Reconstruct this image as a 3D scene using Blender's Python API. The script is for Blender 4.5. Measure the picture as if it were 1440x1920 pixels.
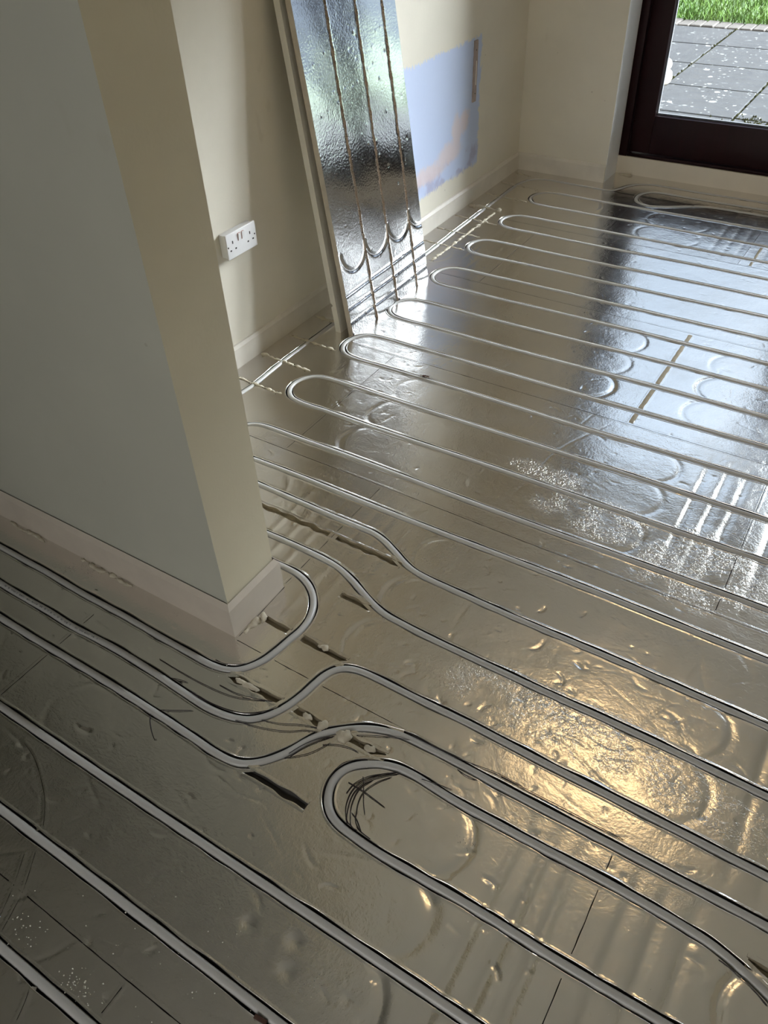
import bpy, bmesh, math, random
import numpy as np
from mathutils import Matrix, Vector, Euler

SC = bpy.context.scene
for o in list(bpy.data.objects):
    bpy.data.objects.remove(o, do_unlink=True)
COL = SC.collection
random.seed(7)
RNG = np.random.default_rng(11)

# ------------------------------------------------------------------ camera
CAM_H = 1.5
cam = bpy.data.cameras.new('camera')
cam.sensor_fit = 'VERTICAL'
cam.sensor_height = 36.0
cam.lens = 36.0 * 1475.837 / 1920.0
cam.clip_start, cam.clip_end = 0.02, 200
camo = bpy.data.objects.new('camera', cam)
COL.objects.link(camo)
_p, _y, _r = 0.72661582, -0.59310719, -0.04571772
_f = Vector((math.sin(_y) * math.cos(_p), math.cos(_y) * math.cos(_p), -math.sin(_p)))
_rt = Vector((math.cos(_y), -math.sin(_y), 0))
_up = _rt.cross(_f)
_r2 = math.cos(_r) * _rt + math.sin(_r) * _up
_u2 = -math.sin(_r) * _rt + math.cos(_r) * _up
camo.matrix_world = Matrix(((_r2.x, _u2.x, -_f.x, 0), (_r2.y, _u2.y, -_f.y, 0), (_r2.z, _u2.z, -_f.z, CAM_H), (0, 0, 0, 1)))
SC.camera = camo

# ------------------------------------------------------------------ exposure
SC.view_settings.view_transform = 'Standard'
SC.view_settings.look = 'None'
SC.view_settings.gamma = 1.0
SC.view_settings.use_curve_mapping = False
SC.view_settings.exposure = 0.0
SC.cycles.sample_clamp_indirect = 4.0
SC.cycles.blur_glossy = 0.5
SC.cycles.max_bounces = 10
SC.cycles.diffuse_bounces = 6

# ------------------------------------------------------------------ sky: overcast, brightest to the north-east
w = bpy.data.worlds.new('sky')
SC.world = w
w.use_nodes = True
nt = w.node_tree
nt.nodes.clear()
def wn(t, **kw):
    n = nt.nodes.new(t)
    for k, v in kw.items():
        setattr(n, k, v)
    return n
def wmath(op, a, b=None, c=None):
    n = wn('ShaderNodeMath', operation=op)
    for i, v in enumerate((a, b, c)):
        if v is None: continue
        if isinstance(v, (int, float)): n.inputs[i].default_value = v
        else: nt.links.new(v, n.inputs[i])
    return n.outputs[0]
tc = wn('ShaderNodeTexCoord')
LOBE = Vector((0.70, 0.58, 0.42)).normalized()
dot = wn('ShaderNodeVectorMath', operation='DOT_PRODUCT')
nt.links.new(tc.outputs['Generated'], dot.inputs[0]); dot.inputs[1].default_value = LOBE
lobe = wmath('POWER', wmath('MAXIMUM', dot.outputs['Value'], 0.0), 18.0)
sep = wn('ShaderNodeSeparateXYZ'); nt.links.new(tc.outputs['Generated'], sep.inputs[0])
mr = wn('ShaderNodeMapRange', interpolation_type='SMOOTHSTEP'); nt.links.new(sep.outputs[2], mr.inputs['Value'])
mr.inputs['From Min'].default_value = 0.16; mr.inputs['From Max'].default_value = 0.40
lowcut = mr.outputs[0]
zen = wmath('POWER', wmath('MAXIMUM', sep.outputs[2], 0.0), 2.0)
SKY_BASE, SKY_ZEN, SKY_LOBE, SKY_SOUTH = 0.85, 2.2, 390.0, 6.5
dot2 = wn('ShaderNodeVectorMath', operation='DOT_PRODUCT')
nt.links.new(tc.outputs['Generated'], dot2.inputs[0]); dot2.inputs[1].default_value = Vector((-0.15, -0.9, 0.35)).normalized()
south = wmath('POWER', wmath('MAXIMUM', dot2.outputs['Value'], 0.0), 3.0)
def wbg(col, st):
    b = wn('ShaderNodeBackground'); b.inputs[0].default_value = (*col, 1)
    nt.links.new(st, b.inputs[1]); return b.outputs[0]
def wadd(a, b):
    n = wn('ShaderNodeAddShader'); nt.links.new(a, n.inputs[0]); nt.links.new(b, n.inputs[1]); return n.outputs[0]
bgs = wadd(wbg((0.62, 0.78, 1.0), wmath('ADD', SKY_BASE, wmath('MULTIPLY', zen, SKY_ZEN))),
           wadd(wbg((0.87, 0.945, 1.0), wmath('MULTIPLY', wmath('MULTIPLY', lobe, lowcut), SKY_LOBE)), wbg((1.0, 0.955, 0.89), wmath('MULTIPLY', south, SKY_SOUTH))))
out = wn('ShaderNodeOutputWorld'); nt.links.new(bgs, out.inputs[0])

def portal(name, loc, rot, sx, sy):
    l = bpy.data.lights.new(name, 'AREA'); l.shape = 'RECTANGLE'; l.size = sx; l.size_y = sy
    l.cycles.is_portal = True
    o = bpy.data.objects.new(name, l); COL.objects.link(o)
    o.location = loc; o.rotation_euler = rot
portal('door_daylight_portal', (-0.18, 4.60, 1.2), (math.radians(-90), 0, 0), 2.3, 2.4)
portal('added_window_daylight_portal', (-0.4, -2.42, 1.5), (math.radians(90), 0, 0), 1.7, 1.4)  # for the unseen window added behind the camera

# warm bulbs of the ceiling light bar (its body is built with the room)
LAMP_POS = [(-0.56, 2.49, 2.40), (-0.38, 2.47, 2.40), (-0.15, 2.43, 2.40)]
LAMP_POWER = 1.75
for p in LAMP_POS:
    l = bpy.data.lights.new('warm_bulb_light', 'POINT'); l.energy = LAMP_POWER
    l.color = (1.0, 0.69, 0.35); l.shadow_soft_size = 0.05
    o = bpy.data.objects.new('warm_bulb_light', l); COL.objects.link(o); o.location = p

# ------------------------------------------------------------------ helpers
def link(o, parent=None):
    COL.objects.link(o)
    if parent is not None:
        o.parent = parent
    return o
def tag(o, label=None, cat=None, group=None, kind=None):
    if label: o['label'] = label
    if cat: o['category'] = cat
    if group: o['group'] = group
    if kind: o['kind'] = kind
    return o
def empty(name, loc=(0, 0, 0)):
    o = bpy.data.objects.new(name, None); o.empty_display_size = 0.05
    COL.objects.link(o); o.location = loc
    return o
def pydata(name, v, f, m, parent=None, smooth=False, loc=None):
    me = bpy.data.meshes.new(name)
    me.from_pydata([tuple(map(float, p)) for p in v], [], [tuple(map(int, q)) for q in f])
    me.update()
    for mm in (m if isinstance(m, (list, tuple)) else [m]):
        me.materials.append(mm)
    if smooth:
        me.polygons.foreach_set('use_smooth', [True] * len(me.polygons))
    o = bpy.data.objects.new(name, me)
    if loc is not None: o.location = loc
    return link(o, parent)
def bmobj(name, bm, m, parent=None, smooth=False, angle=None, loc=None):
    bmesh.ops.recalc_face_normals(bm, faces=bm.faces)
    me = bpy.data.meshes.new(name)
    bm.to_mesh(me); bm.free()
    for mm in (m if isinstance(m, (list, tuple)) else [m]):
        me.materials.append(mm)
    if smooth:
        me.polygons.foreach_set('use_smooth', [True] * len(me.polygons))
        if angle: me.set_sharp_from_angle(angle=math.radians(angle))
    o = bpy.data.objects.new(name, me)
    if loc is not None: o.location = loc
    return link(o, parent)
def box(bm, x0, x1, y0, y1, z0, z1, bev=0.0, seg=2):
    r = bmesh.ops.create_cube(bm, size=1.0, matrix=Matrix.LocRotScale(((x0 + x1) / 2, (y0 + y1) / 2, (z0 + z1) / 2), None, (x1 - x0, y1 - y0, z1 - z0)))
    if bev > 0:
        vs = set(r['verts'])
        es = [e for e in bm.edges if e.verts[0] in vs and e.verts[1] in vs]
        bmesh.ops.bevel(bm, geom=es, offset=bev, segments=seg, affect='EDGES', profile=0.5)
def boxobj(name, b, m, parent=None, bev=0.0, kind=None):
    bm = bmesh.new(); box(bm, *b, bev=bev)
    o = bmobj(name, bm, m, parent, smooth=bev > 0, angle=35)
    if kind: o['kind'] = kind
    return o
def prism(name, poly, axis, a0, a1, m, parent=None, kind=None):
    """extrude a 2D outline along an axis: 'x' -> poly is (y,z), 'y' -> poly is (x,z)"""
    def P(q, a): return (a, q[0], q[1]) if axis == 'x' else (q[0], a, q[1])
    n = len(poly)
    v = [P(q, a0) for q in poly] + [P(q, a1) for q in poly]
    f = [tuple(range(n))[::-1], tuple(range(n, 2 * n))] + [(i, (i + 1) % n, n + (i + 1) % n, n + i) for i in range(n)]
    bm = bmesh.new(); bv = [bm.verts.new(p) for p in v]
    for q in f: bm.faces.new([bv[i] for i in q])
    o = bmobj(name, bm, m, parent)
    if kind: o['kind'] = kind
    return o
def catmull(P, step):
    P = np.asarray(P, float)
    Q = np.vstack([2 * P[0] - P[1], P, 2 * P[-1] - P[-2]])
    res = []
    for i in range(1, len(Q) - 2):
        p0, p1, p2, p3 = Q[i - 1:i + 3]
        n = max(2, int(np.linalg.norm(p2 - p1) / step * 2) + 1)
        a = 0.5
        t0 = 0; t1 = t0 + max(np.linalg.norm(p1 - p0), 1e-6) ** a; t2 = t1 + max(np.linalg.norm(p2 - p1), 1e-6) ** a; t3 = t2 + max(np.linalg.norm(p3 - p2), 1e-6) ** a
        t = np.linspace(t1, t2, n, endpoint=False)[:, None]
        A1 = (t1 - t) / (t1 - t0) * p0 + (t - t0) / (t1 - t0) * p1
        A2 = (t2 - t) / (t2 - t1) * p1 + (t - t1) / (t2 - t1) * p2
        A3 = (t3 - t) / (t3 - t2) * p2 + (t - t2) / (t3 - t2) * p3
        B1 = (t2 - t) / (t2 - t0) * A1 + (t - t0) / (t2 - t0) * A2
        B2 = (t3 - t) / (t3 - t1) * A2 + (t - t1) / (t3 - t1) * A3
        res.append((t2 - t) / (t2 - t1) * B1 + (t - t1) / (t2 - t1) * B2)
    res = np.vstack(res + [P[-1:]])
    d = np.r_[0, np.cumsum(np.linalg.norm(np.diff(res, axis=0), axis=1))]
    s = np.linspace(0, d[-1], max(2, int(round(d[-1] / step)) + 1))
    return np.column_stack([np.interp(s, d, res[:, k]) for k in range(res.shape[1])])
def resample(P, step):
    P = np.asarray(P, float)
    d = np.r_[0, np.cumsum(np.linalg.norm(np.diff(P, axis=0), axis=1))]
    s = np.linspace(0, d[-1], max(2, int(round(d[-1] / step)) + 1))
    return np.column_stack([np.interp(s, d, P[:, k]) for k in range(P.shape[1])])
def normals2(P):
    T = np.gradient(P[:, :2], axis=0)
    T /= np.maximum(np.linalg.norm(T, axis=1), 1e-9)[:, None]
    return np.column_stack([-T[:, 1], T[:, 0]])
def tube_data(P, r, seg=12, base=0):
    """P Nx3 path lying nearly flat, r scalar or per point"""
    P = np.asarray(P, float); n = len(P)
    N = normals2(P); r = np.broadcast_to(r, (n,))
    a = np.arange(seg) / seg * 2 * np.pi
    V = np.empty((n, seg, 3))
    V[:, :, 0] = P[:, None, 0] + N[:, None, 0] * np.cos(a) * r[:, None]
    V[:, :, 1] = P[:, None, 1] + N[:, None, 1] * np.cos(a) * r[:, None]
    V[:, :, 2] = P[:, None, 2] + np.sin(a) * r[:, None]
    V = V.reshape(-1, 3)
    F = []
    for i in range(n - 1):
        for j in range(seg):
            k = (j + 1) % seg
            F.append((base + i * seg + j, base + (i + 1) * seg + j, base + (i + 1) * seg + k, base + i * seg + k))
    F.append(tuple(base + j for j in range(seg)))
    F.append(tuple(base + (n - 1) * seg + j for j in range(seg))[::-1])
    return V, F

# ------------------------------------------------------------------ materials
class NT:
    def __init__(s, name):
        s.m = bpy.data.materials.new(name); s.m.use_nodes = True
        s.t = s.m.node_tree; s.t.nodes.clear()
        s.out = s.n('ShaderNodeOutputMaterial')
        s.geo = s.n('ShaderNodeNewGeometry'); s.tc = s.n('ShaderNodeTexCoord')
    def n(s, typ, **kw):
        n = s.t.nodes.new(typ)
        for k, v in kw.items(): setattr(n, k, v)
        return n
    def l(s, a, b): s.t.links.new(a, b)
    def setin(s, i, v):
        if hasattr(v, 'links'): s.l(v, i)
        elif isinstance(v, (tuple, list)) and len(v) == 3 and i.type == 'RGBA': i.default_value = (*v, 1)
        else: i.default_value = v
    def math(s, op, a, b=None, c=None, clamp=False):
        n = s.n('ShaderNodeMath', operation=op); n.use_clamp = clamp
        for i, v in enumerate((a, b, c)):
            if v is not None: s.setin(n.inputs[i], v)
        return n.outputs[0]
    def mix(s, f, a, b):
        n = s.n('ShaderNodeMix', data_type='RGBA')
        s.setin(n.inputs[0], f); s.setin(n.inputs[6], a); s.setin(n.inputs[7], b)
        return n.outputs[2]
    def mixf(s, f, a, b):
        n = s.n('ShaderNodeMix', data_type='FLOAT')
        s.setin(n.inputs[0], f); s.setin(n.inputs[2], a); s.setin(n.inputs[3], b)
        return n.outputs[0]
    def noise(s, scale, detail=3, rough=0.5, vec=None, dist=0.0):
        n = s.n('ShaderNodeTexNoise'); n.inputs['Scale'].default_value = scale
        n.inputs['Detail'].default_value = detail; n.inputs['Roughness'].default_value = rough
        n.inputs['Distortion'].default_value = dist
        s.l(vec if vec is not None else s.tc.outputs['Object'], n.inputs['Vector'])
        return n.outputs['Fac']
    def voro(s, scale, vec=None, feature='F1', out='Distance'):
        n = s.n('ShaderNodeTexVoronoi', feature=feature); n.inputs['Scale'].default_value = scale
        s.l(vec if vec is not None else s.tc.outputs['Object'], n.inputs['Vector'])
        return n.outputs[out]
    def scalevec(s, v, sc):
        n = s.n('ShaderNodeMapping'); n.inputs['Scale'].default_value = sc
        s.l(v, n.inputs['Vector']); return n.outputs[0]
    def step(s, v, a, b):
        n = s.n('ShaderNodeMapRange', interpolation_type='SMOOTHSTEP')
        s.setin(n.inputs['Value'], v); n.inputs['From Min'].default_value = a; n.inputs['From Max'].default_value = b
        n.inputs['To Min'].default_value = 0; n.inputs['To Max'].default_value = 1
        return n.outputs[0]
    def bump(s, h, dist, strength=1.0, normal=None):
        n = s.n('ShaderNodeBump'); n.inputs['Distance'].default_value = dist; n.inputs['Strength'].default_value = strength
        s.l(h, n.inputs['Height'])
        if normal is not None: s.l(normal, n.inputs['Normal'])
        return n.outputs[0]
    def bsdf(s, col, rough=0.5, metal=0.0, normal=None, spec=0.5, **kw):
        b = s.n('ShaderNodeBsdfPrincipled')
        s.setin(b.inputs['Base Color'], col); s.setin(b.inputs['Roughness'], rough); s.setin(b.inputs['Metallic'], metal)
        b.inputs['Specular IOR Level'].default_value = spec
        if normal is not None: s.l(normal, b.inputs['Normal'])
        for k, v in kw.items(): s.setin(b.inputs[k.replace('_', ' ')], v)
        s.l(b.outputs[0], s.out.inputs[0])
        return b

def simple(name, col, rough=0.5, var=0.06, vscale=8, bscale=60, bdist=0.0005, metal=0, spec=0.4):
    t = NT(name)
    n = t.noise(vscale, 4)
    c2 = tuple(max(0, c * (1 - var * 2)) for c in col); c1 = tuple(min(1, c * (1 + var)) for c in col)
    t.bsdf(t.mix(n, c2, c1), rough, metal, t.bump(t.noise(bscale, 4), bdist), spec)
    return t.m

def wall_paint(name, col, marks=True):
    t = NT(name)
    n = t.noise(1.7, 5, 0.6)
    c = t.mix(t.step(n, 0.35, 0.7), tuple(x * 0.94 for x in col), tuple(min(1, x * 1.02) for x in col))
    if marks:   # scuffs and small chips
        s1 = t.step(t.noise(9, 3, 0.5, t.scalevec(t.tc.outputs['Object'], (1, 1, 0.5))), 0.70, 0.76)
        c = t.mix(t.math('MULTIPLY', s1, 0.12), c, (0.30, 0.26, 0.20))
        v = t.voro(5.5)
        chip = t.math('SUBTRACT', 1.0, t.step(v, 0.018, 0.030))
        c = t.mix(t.math('MULTIPLY', chip, 0.35), c, (0.25, 0.22, 0.18))
    t.bsdf(c, 0.62, 0, t.bump(t.noise(130, 3), 0.0004, 0.6, t.bump(t.noise(4, 2), 0.004, 0.5)), 0.25)
    return t
CREAM = (0.70, 0.66, 0.565)
M = {}
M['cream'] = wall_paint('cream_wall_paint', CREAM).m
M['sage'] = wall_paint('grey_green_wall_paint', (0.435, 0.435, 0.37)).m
M['pillar'] = wall_paint('cream_pillar_paint', (0.66, 0.60, 0.45)).m
M['ceiling'] = simple('ceiling_paint', (0.86, 0.85, 0.81), 0.8, 0.02)
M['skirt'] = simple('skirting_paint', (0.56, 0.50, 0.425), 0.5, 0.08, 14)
M['reveal'] = simple('white_reveal_paint', (0.84, 0.86, 0.89), 0.5, 0.03)
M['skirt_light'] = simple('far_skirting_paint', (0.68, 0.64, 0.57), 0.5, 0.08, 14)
M['sill'] = simple('upstand_paint', (0.66, 0.605, 0.51), 0.5, 0.05, 10)

# left wall: cream, with the unpainted patch where something was removed
t = wall_paint('left_wall_paint', CREAM)
b = [n for n in t.t.nodes if n.type == 'BSDF_PRINCIPLED'][0]
base = b.inputs['Base Color'].links[0].from_socket
sp = t.n('ShaderNodeSeparateXYZ'); t.l(t.geo.outputs['Position'], sp.inputs[0])
y, z = sp.outputs[1], sp.outputs[2]
nz = t.math('MULTIPLY', t.math('SUBTRACT', t.noise(16, 4, 0.6), 0.5), 0.09)
nz2 = t.math('MULTIPLY', t.math('SUBTRACT', t.noise(55, 2, 0.6, t.scalevec(t.tc.outputs['Object'], (1, 1.6, 0.6))), 0.5), 0.05)
yy = t.math('ADD', y, t.math('ADD', nz, nz2)); zz = t.math('ADD', z, t.math('ADD', nz2, t.math('MULTIPLY', nz, 0.5)))
topedge = t.math('ADD', 0.735, t.math('MULTIPLY', t.math('SUBTRACT', y, 3.65), 0.01))
msk = t.math('MULTIPLY', t.step(t.math('SUBTRACT', topedge, zz), 0.0, 0.012), t.step(zz, 0.165, 0.185))
msk = t.math('MULTIPLY', msk, t.math('MULTIPLY', t.step(yy, 2.80, 2.81), t.math('SUBTRACT', 1.0, t.step(yy, 3.685, 3.70))))
def blob(cy, cz, ry, rz):
    a = t.math('POWER', t.math('DIVIDE', t.math('SUBTRACT', yy, cy), ry), 2.0)
    c_ = t.math('POWER', t.math('DIVIDE', t.math('SUBTRACT', zz, cz), rz), 2.0)
    return t.math('SUBTRACT', 1.0, t.step(t.math('ADD', a, c_), 0.2, 1.5))
blue = t.mix(t.noise(5, 3), (0.46, 0.535, 0.72), (0.50, 0.57, 0.74))
purp = t.math('MULTIPLY', t.step(t.noise(11, 3), 0.45, 0.6), t.math('SUBTRACT', 1.0, t.step(zz, 0.24, 0.29)))
blue = t.mix(t.math('MULTIPLY', purp, 0.7), blue, (0.36, 0.35, 0.50))
pink = t.math('MAXIMUM', blob(3.20, 0.262, 0.19, 0.042), t.math('MAXIMUM', blob(3.40, 0.295, 0.12, 0.05), t.math('MAXIMUM', blob(3.47, 0.37, 0.05, 0.09), blob(3.54, 0.40, 0.05, 0.05))))
blue = t.mix(t.math('MULTIPLY', pink, 0.75), blue, (0.66, 0.545, 0.535))
t.l(t.mix(msk, base, blue), b.inputs['Base Color'])
M['leftwall'] = t.m

# foil of the floor boards
SMUDGES = [(-0.71, 1.345, 0.055, 0.012, 1.25), (-0.745, 1.295, 0.03, 0.02, 0), (-0.92, 1.40, 0.05, 0.016, 1.4), (-1.08, 1.915, 0.16, 0.012, -0.05), (-0.72, 1.075, 0.02, 0.014, 0.6), (-0.86, 1.195, 0.03, 0.015, 0.5), (-0.30, 2.11, 0.10, 0.018, -0.35), (-1.29, 2.16, 0.16, 0.008, -0.12), (-0.04, 1.75, 0.012, 0.16, 0.02), (-0.75, 2.16, 0.12, 0.010, -0.03)]
def foil(name, base, rough, patches, bscale=1.0, emboss=False):
    t = NT(name)
    sp = t.n('ShaderNodeSeparateXYZ'); t.l(t.geo.outputs['Position'], sp.inputs[0])
    P = t.geo.outputs['Position'] if not emboss else t.tc.outputs['Object']
    dirt = t.step(t.noise(3.2, 5, 0.62, P), 0.42, 0.72)
    fine = t.noise(38, 4, 0.65, P)
    c = t.mix(t.math('MULTIPLY', dirt, 0.30), base, tuple(x * 0.78 for x in base))
    r = t.math('ADD', rough, t.math('ADD', t.math('MULTIPLY', dirt, 0.07), t.math('MULTIPLY', t.math('SUBTRACT', fine, 0.5), 0.10)))
    # scuffed brushed streaks
    st = t.step(t.noise(26, 4, 0.7, t.scalevec(P, (0.35, 2.2, 1))), 0.62, 0.75)
    r = t.math('ADD', r, t.math('MULTIPLY', st, 0.06))
    smudge = t.step(t.noise(5.5, 3, 0.6, P), 0.64, 0.72)
    if not emboss:
        for (cx, cy, ra, rb, an) in SMUDGES:
            dx = t.math('SUBTRACT', sp.outputs[0], cx); dy = t.math('SUBTRACT', sp.outputs[1], cy)
            u_ = t.math('ADD', t.math('MULTIPLY', dx, math.cos(an) / ra), t.math('MULTIPLY', dy, math.sin(an) / ra))
            v_ = t.math('SUBTRACT', t.math('MULTIPLY', dy, math.cos(an) / rb), t.math('MULTIPLY', dx, math.sin(an) / rb))
            k = t.math('SUBTRACT', 1.0, t.step(t.math('ADD', t.math('MULTIPLY', u_, u_), t.math('MULTIPLY', v_, v_)), 0.3, 1.6))
            smudge = t.math('MAXIMUM', smudge, t.math('MULTIPLY', k, t.step(t.noise(60, 2, 0.6, P), 0.35, 0.6)))
    # speckle of dirt rubbed into the film
    v = t.voro(210, P)
    spk = t.math('MULTIPLY', t.math('SUBTRACT', 1.0, t.step(v, 0.16, 0.24)), smudge)
    c = t.mix(t.math('MULTIPLY', spk, 0.75), c, (0.05, 0.045, 0.04))
    met = t.math('SUBTRACT', 1.0, t.math('MULTIPLY', spk, 0.8))
    mask = None
    for (cx, cy, rx, ry) in patches:
        a = t.math('POWER', t.math('DIVIDE', t.math('SUBTRACT', sp.outputs[0], cx), rx), 2.0)
        b_ = t.math('POWER', t.math('DIVIDE', t.math('SUBTRACT', sp.outputs[1], cy), ry), 2.0)
        k = t.math('SUBTRACT', 1.0, t.step(t.math('ADD', a, b_), 0.0, 1.5))
        mask = k if mask is None else t.math('MAXIMUM', mask, k)
    h = t.math('ADD', t.math('MULTIPLY', t.noise(7, 2, 0.5, P), 1.0), t.math('MULTIPLY', t.noise(34, 3, 0.6, P, 0.9), 0.22))
    n1 = t.bump(h, 0.0022 * bscale, 1.0)
    n2 = t.bump(t.noise(150, 3, 0.6, P), 0.00030 * bscale, 1.0, n1)
    if emboss:
        wv = t.noise(120, 1, 0.5, t.scalevec(P, (1, 1, 0.45)))
        n2 = t.bump(wv, 0.00025, 1.0, n2)
    if mask is not None:
        mask = t.math('MULTIPLY', mask, t.step(t.noise(11, 3, 0.6, P), 0.32, 0.66))
        wr = t.math('MULTIPLY', t.math('ADD', t.noise(70, 1, 0.5, P, 0.8), t.math('MULTIPLY', t.step(t.noise(150, 2, 0.6, P, 1.0), 0.48, 0.60), 0.45)), mask)
        n2 = t.bump(wr, 0.0011, 1.0, n2)
    t.bsdf(c, r, met, n2, 0.5)
    return t.m
M['foil'] = foil('floor_board_foil', (0.80, 0.775, 0.735), 0.175, [(-0.24, 1.01, 0.34, 0.085), (0.10, 0.97, 0.2, 0.05), (-0.42, 1.68, 0.20, 0.09), (-0.12, 1.62, 0.16, 0.16), (-0.62, 1.79, 0.14, 0.05)])
M['boardfoil'] = foil('leaning_board_foil', (0.74, 0.75, 0.77), 0.12, [], 0.4, True)
M['gap'] = simple('dark_board_gap', (0.05, 0.045, 0.04), 0.7)
M['tan'] = simple('exposed_board_foam', (0.23, 0.19, 0.125), 0.75, 0.2, 40, 120, 0.001)
M['slot'] = simple('brown_slot_foam', (0.40, 0.33, 0.265), 0.8, 0.15, 50, 160, 0.001)
M['channel'] = simple('groove_side_shade', (0.012, 0.011, 0.010), 0.8, 0.15, 30, 90, 0.001)  # near-black colour paints in the shade down the pipe grooves
M['pipe'] = simple('grey_pipe_plastic', (0.46, 0.455, 0.44), 0.36, 0.03, 20, 200, 0.0001, spec=0.5)
M['print'] = simple('pipe_ink', (0.16, 0.16, 0.16), 0.6)
M['foam'] = simple('dried_filler_foam', (0.54, 0.49, 0.385), 0.8, 0.12, 60, 140, 0.0015)
M['white_foam'] = simple('white_board_foam', (0.82, 0.79, 0.73), 0.8, 0.03, 30, 220, 0.0006)
M['edge_foam'] = simple('board_edge_foam', (0.60, 0.54, 0.46), 0.8, 0.12, 30, 150, 0.001)
M['socket'] = simple('white_socket_plastic', (0.80, 0.80, 0.81), 0.3, 0.02)
M['hole'] = simple('socket_slot_black', (0.012, 0.012, 0.012), 0.6)
M['red'] = simple('switch_red_edge', (0.42, 0.20, 0.17), 0.5)
M['screw'] = simple('screw_metal', (0.35, 0.33, 0.30), 0.35, metal=1)
M['batten'] = simple('bare_pinkish_wood', (0.36, 0.29, 0.265), 0.75, 0.15, 30, 120, 0.001)
M['hair'] = simple('dark_bristle', (0.018, 0.012, 0.013), 0.45)
M['chip'] = simple('dark_brown_chip', (0.06, 0.025, 0.015), 0.6)
M['dust'] = simple('pale_foam_crumbs', (0.72, 0.70, 0.62), 0.8)
t = NT('mahogany_stain')
g = t.noise(6, 4, 0.6, t.scalevec(t.tc.outputs['Object'], (8, 8, 0.7)))
t.bsdf(t.mix(g, (0.006, 0.0015, 0.002), (0.018, 0.004, 0.0055)), 0.36, 0, t.bump(g, 0.0006), 0.12)
M['wood'] = t.m
t = NT('window_glass')
tr = t.n('ShaderNodeBsdfTransparent'); gl = t.n('ShaderNodeBsdfGlossy'); gl.inputs['Roughness'].default_value = 0.0
fr = t.n('ShaderNodeFresnel'); fr.inputs[0].default_value = 1.45
mx = t.n('ShaderNodeMixShader'); t.l(fr.outputs[0], mx.inputs[0]); t.l(tr.outputs[0], mx.inputs[1]); t.l(gl.outputs[0], mx.inputs[2]); t.l(mx.outputs[0], t.out.inputs[0])
M['glass'] = t.m
M['seal'] = simple('glazing_bead_rubber', (0.035, 0.037, 0.04), 0.5)
# patio slab: grey concrete with pale lichen spots
t = NT('patio_slab_concrete')
c = t.mix(t.noise(6, 6, 0.7), (0.017, 0.0175, 0.0185), (0.034, 0.035, 0.036))
c = t.mix(t.math('MULTIPLY', t.step(t.noise(90, 3, 0.7), 0.55, 0.7), 0.5), c, (0.014, 0.0145, 0.015))
wv = t.n('ShaderNodeTexNoise'); wv.inputs['Scale'].default_value = 12; t.l(t.tc.outputs['Object'], wv.inputs['Vector'])
va = t.n('ShaderNodeVectorMath', operation='MULTIPLY_ADD'); t.l(wv.outputs['Color'], va.inputs[0]); va.inputs[1].default_value = (0.06, 0.06, 0); t.l(t.tc.outputs['Object'], va.inputs[2])
v = t.voro(6.5, va.outputs[0]); v2 = t.voro(19, va.outputs[0])
l1 = t.math('MAXIMUM', t.math('SUBTRACT', 1.0, t.step(v, 0.11, 0.17)), t.math('SUBTRACT', 1.0, t.step(v2, 0.13, 0.2)))
l1 = t.math('MULTIPLY', l1, t.step(t.noise(3.3, 3), 0.40, 0.60))
c = t.mix(t.math('MULTIPLY', l1, 0.8), c, (0.14, 0.145, 0.14))
t.bsdf(c, 0.95, 0, t.bump(t.noise(70, 4), 0.0012), 0.03)
M['slab'] = t.m
M['brick'] = simple('edging_block', (0.05, 0.046, 0.042), 0.95, 0.2, 9, 60, 0.004, 0, 0.03)
M['moss'] = simple('joint_moss', (0.014, 0.015, 0.005), 0.95, 0.4, 30, 80, 0.004, 0, 0.02)
M['soil'] = simple('lawn_soil', (0.03, 0.065, 0.011), 0.95, 0.3)
t = NT('grass_blade')
oi = t.noise(3.0, 3, 0.6)
gr = t.mix(t.step(oi, 0.35, 0.65), (0.020, 0.052, 0.005), (0.040, 0.078, 0.010))
hs = t.noise(160, 1); gr = t.mix(t.step(hs, 0.55, 0.75), gr, (0.07, 0.10, 0.03))
t.bsdf(gr, 0.8, 0, None, 0.05)
M['grass'] = t.m
M['urn'] = simple('cream_stone', (0.15, 0.137, 0.105), 0.8, 0.08, 14, 60, 0.001)
M['lampwhite'] = simple('white_lamp_metal', (0.8, 0.8, 0.8), 0.4)
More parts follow.
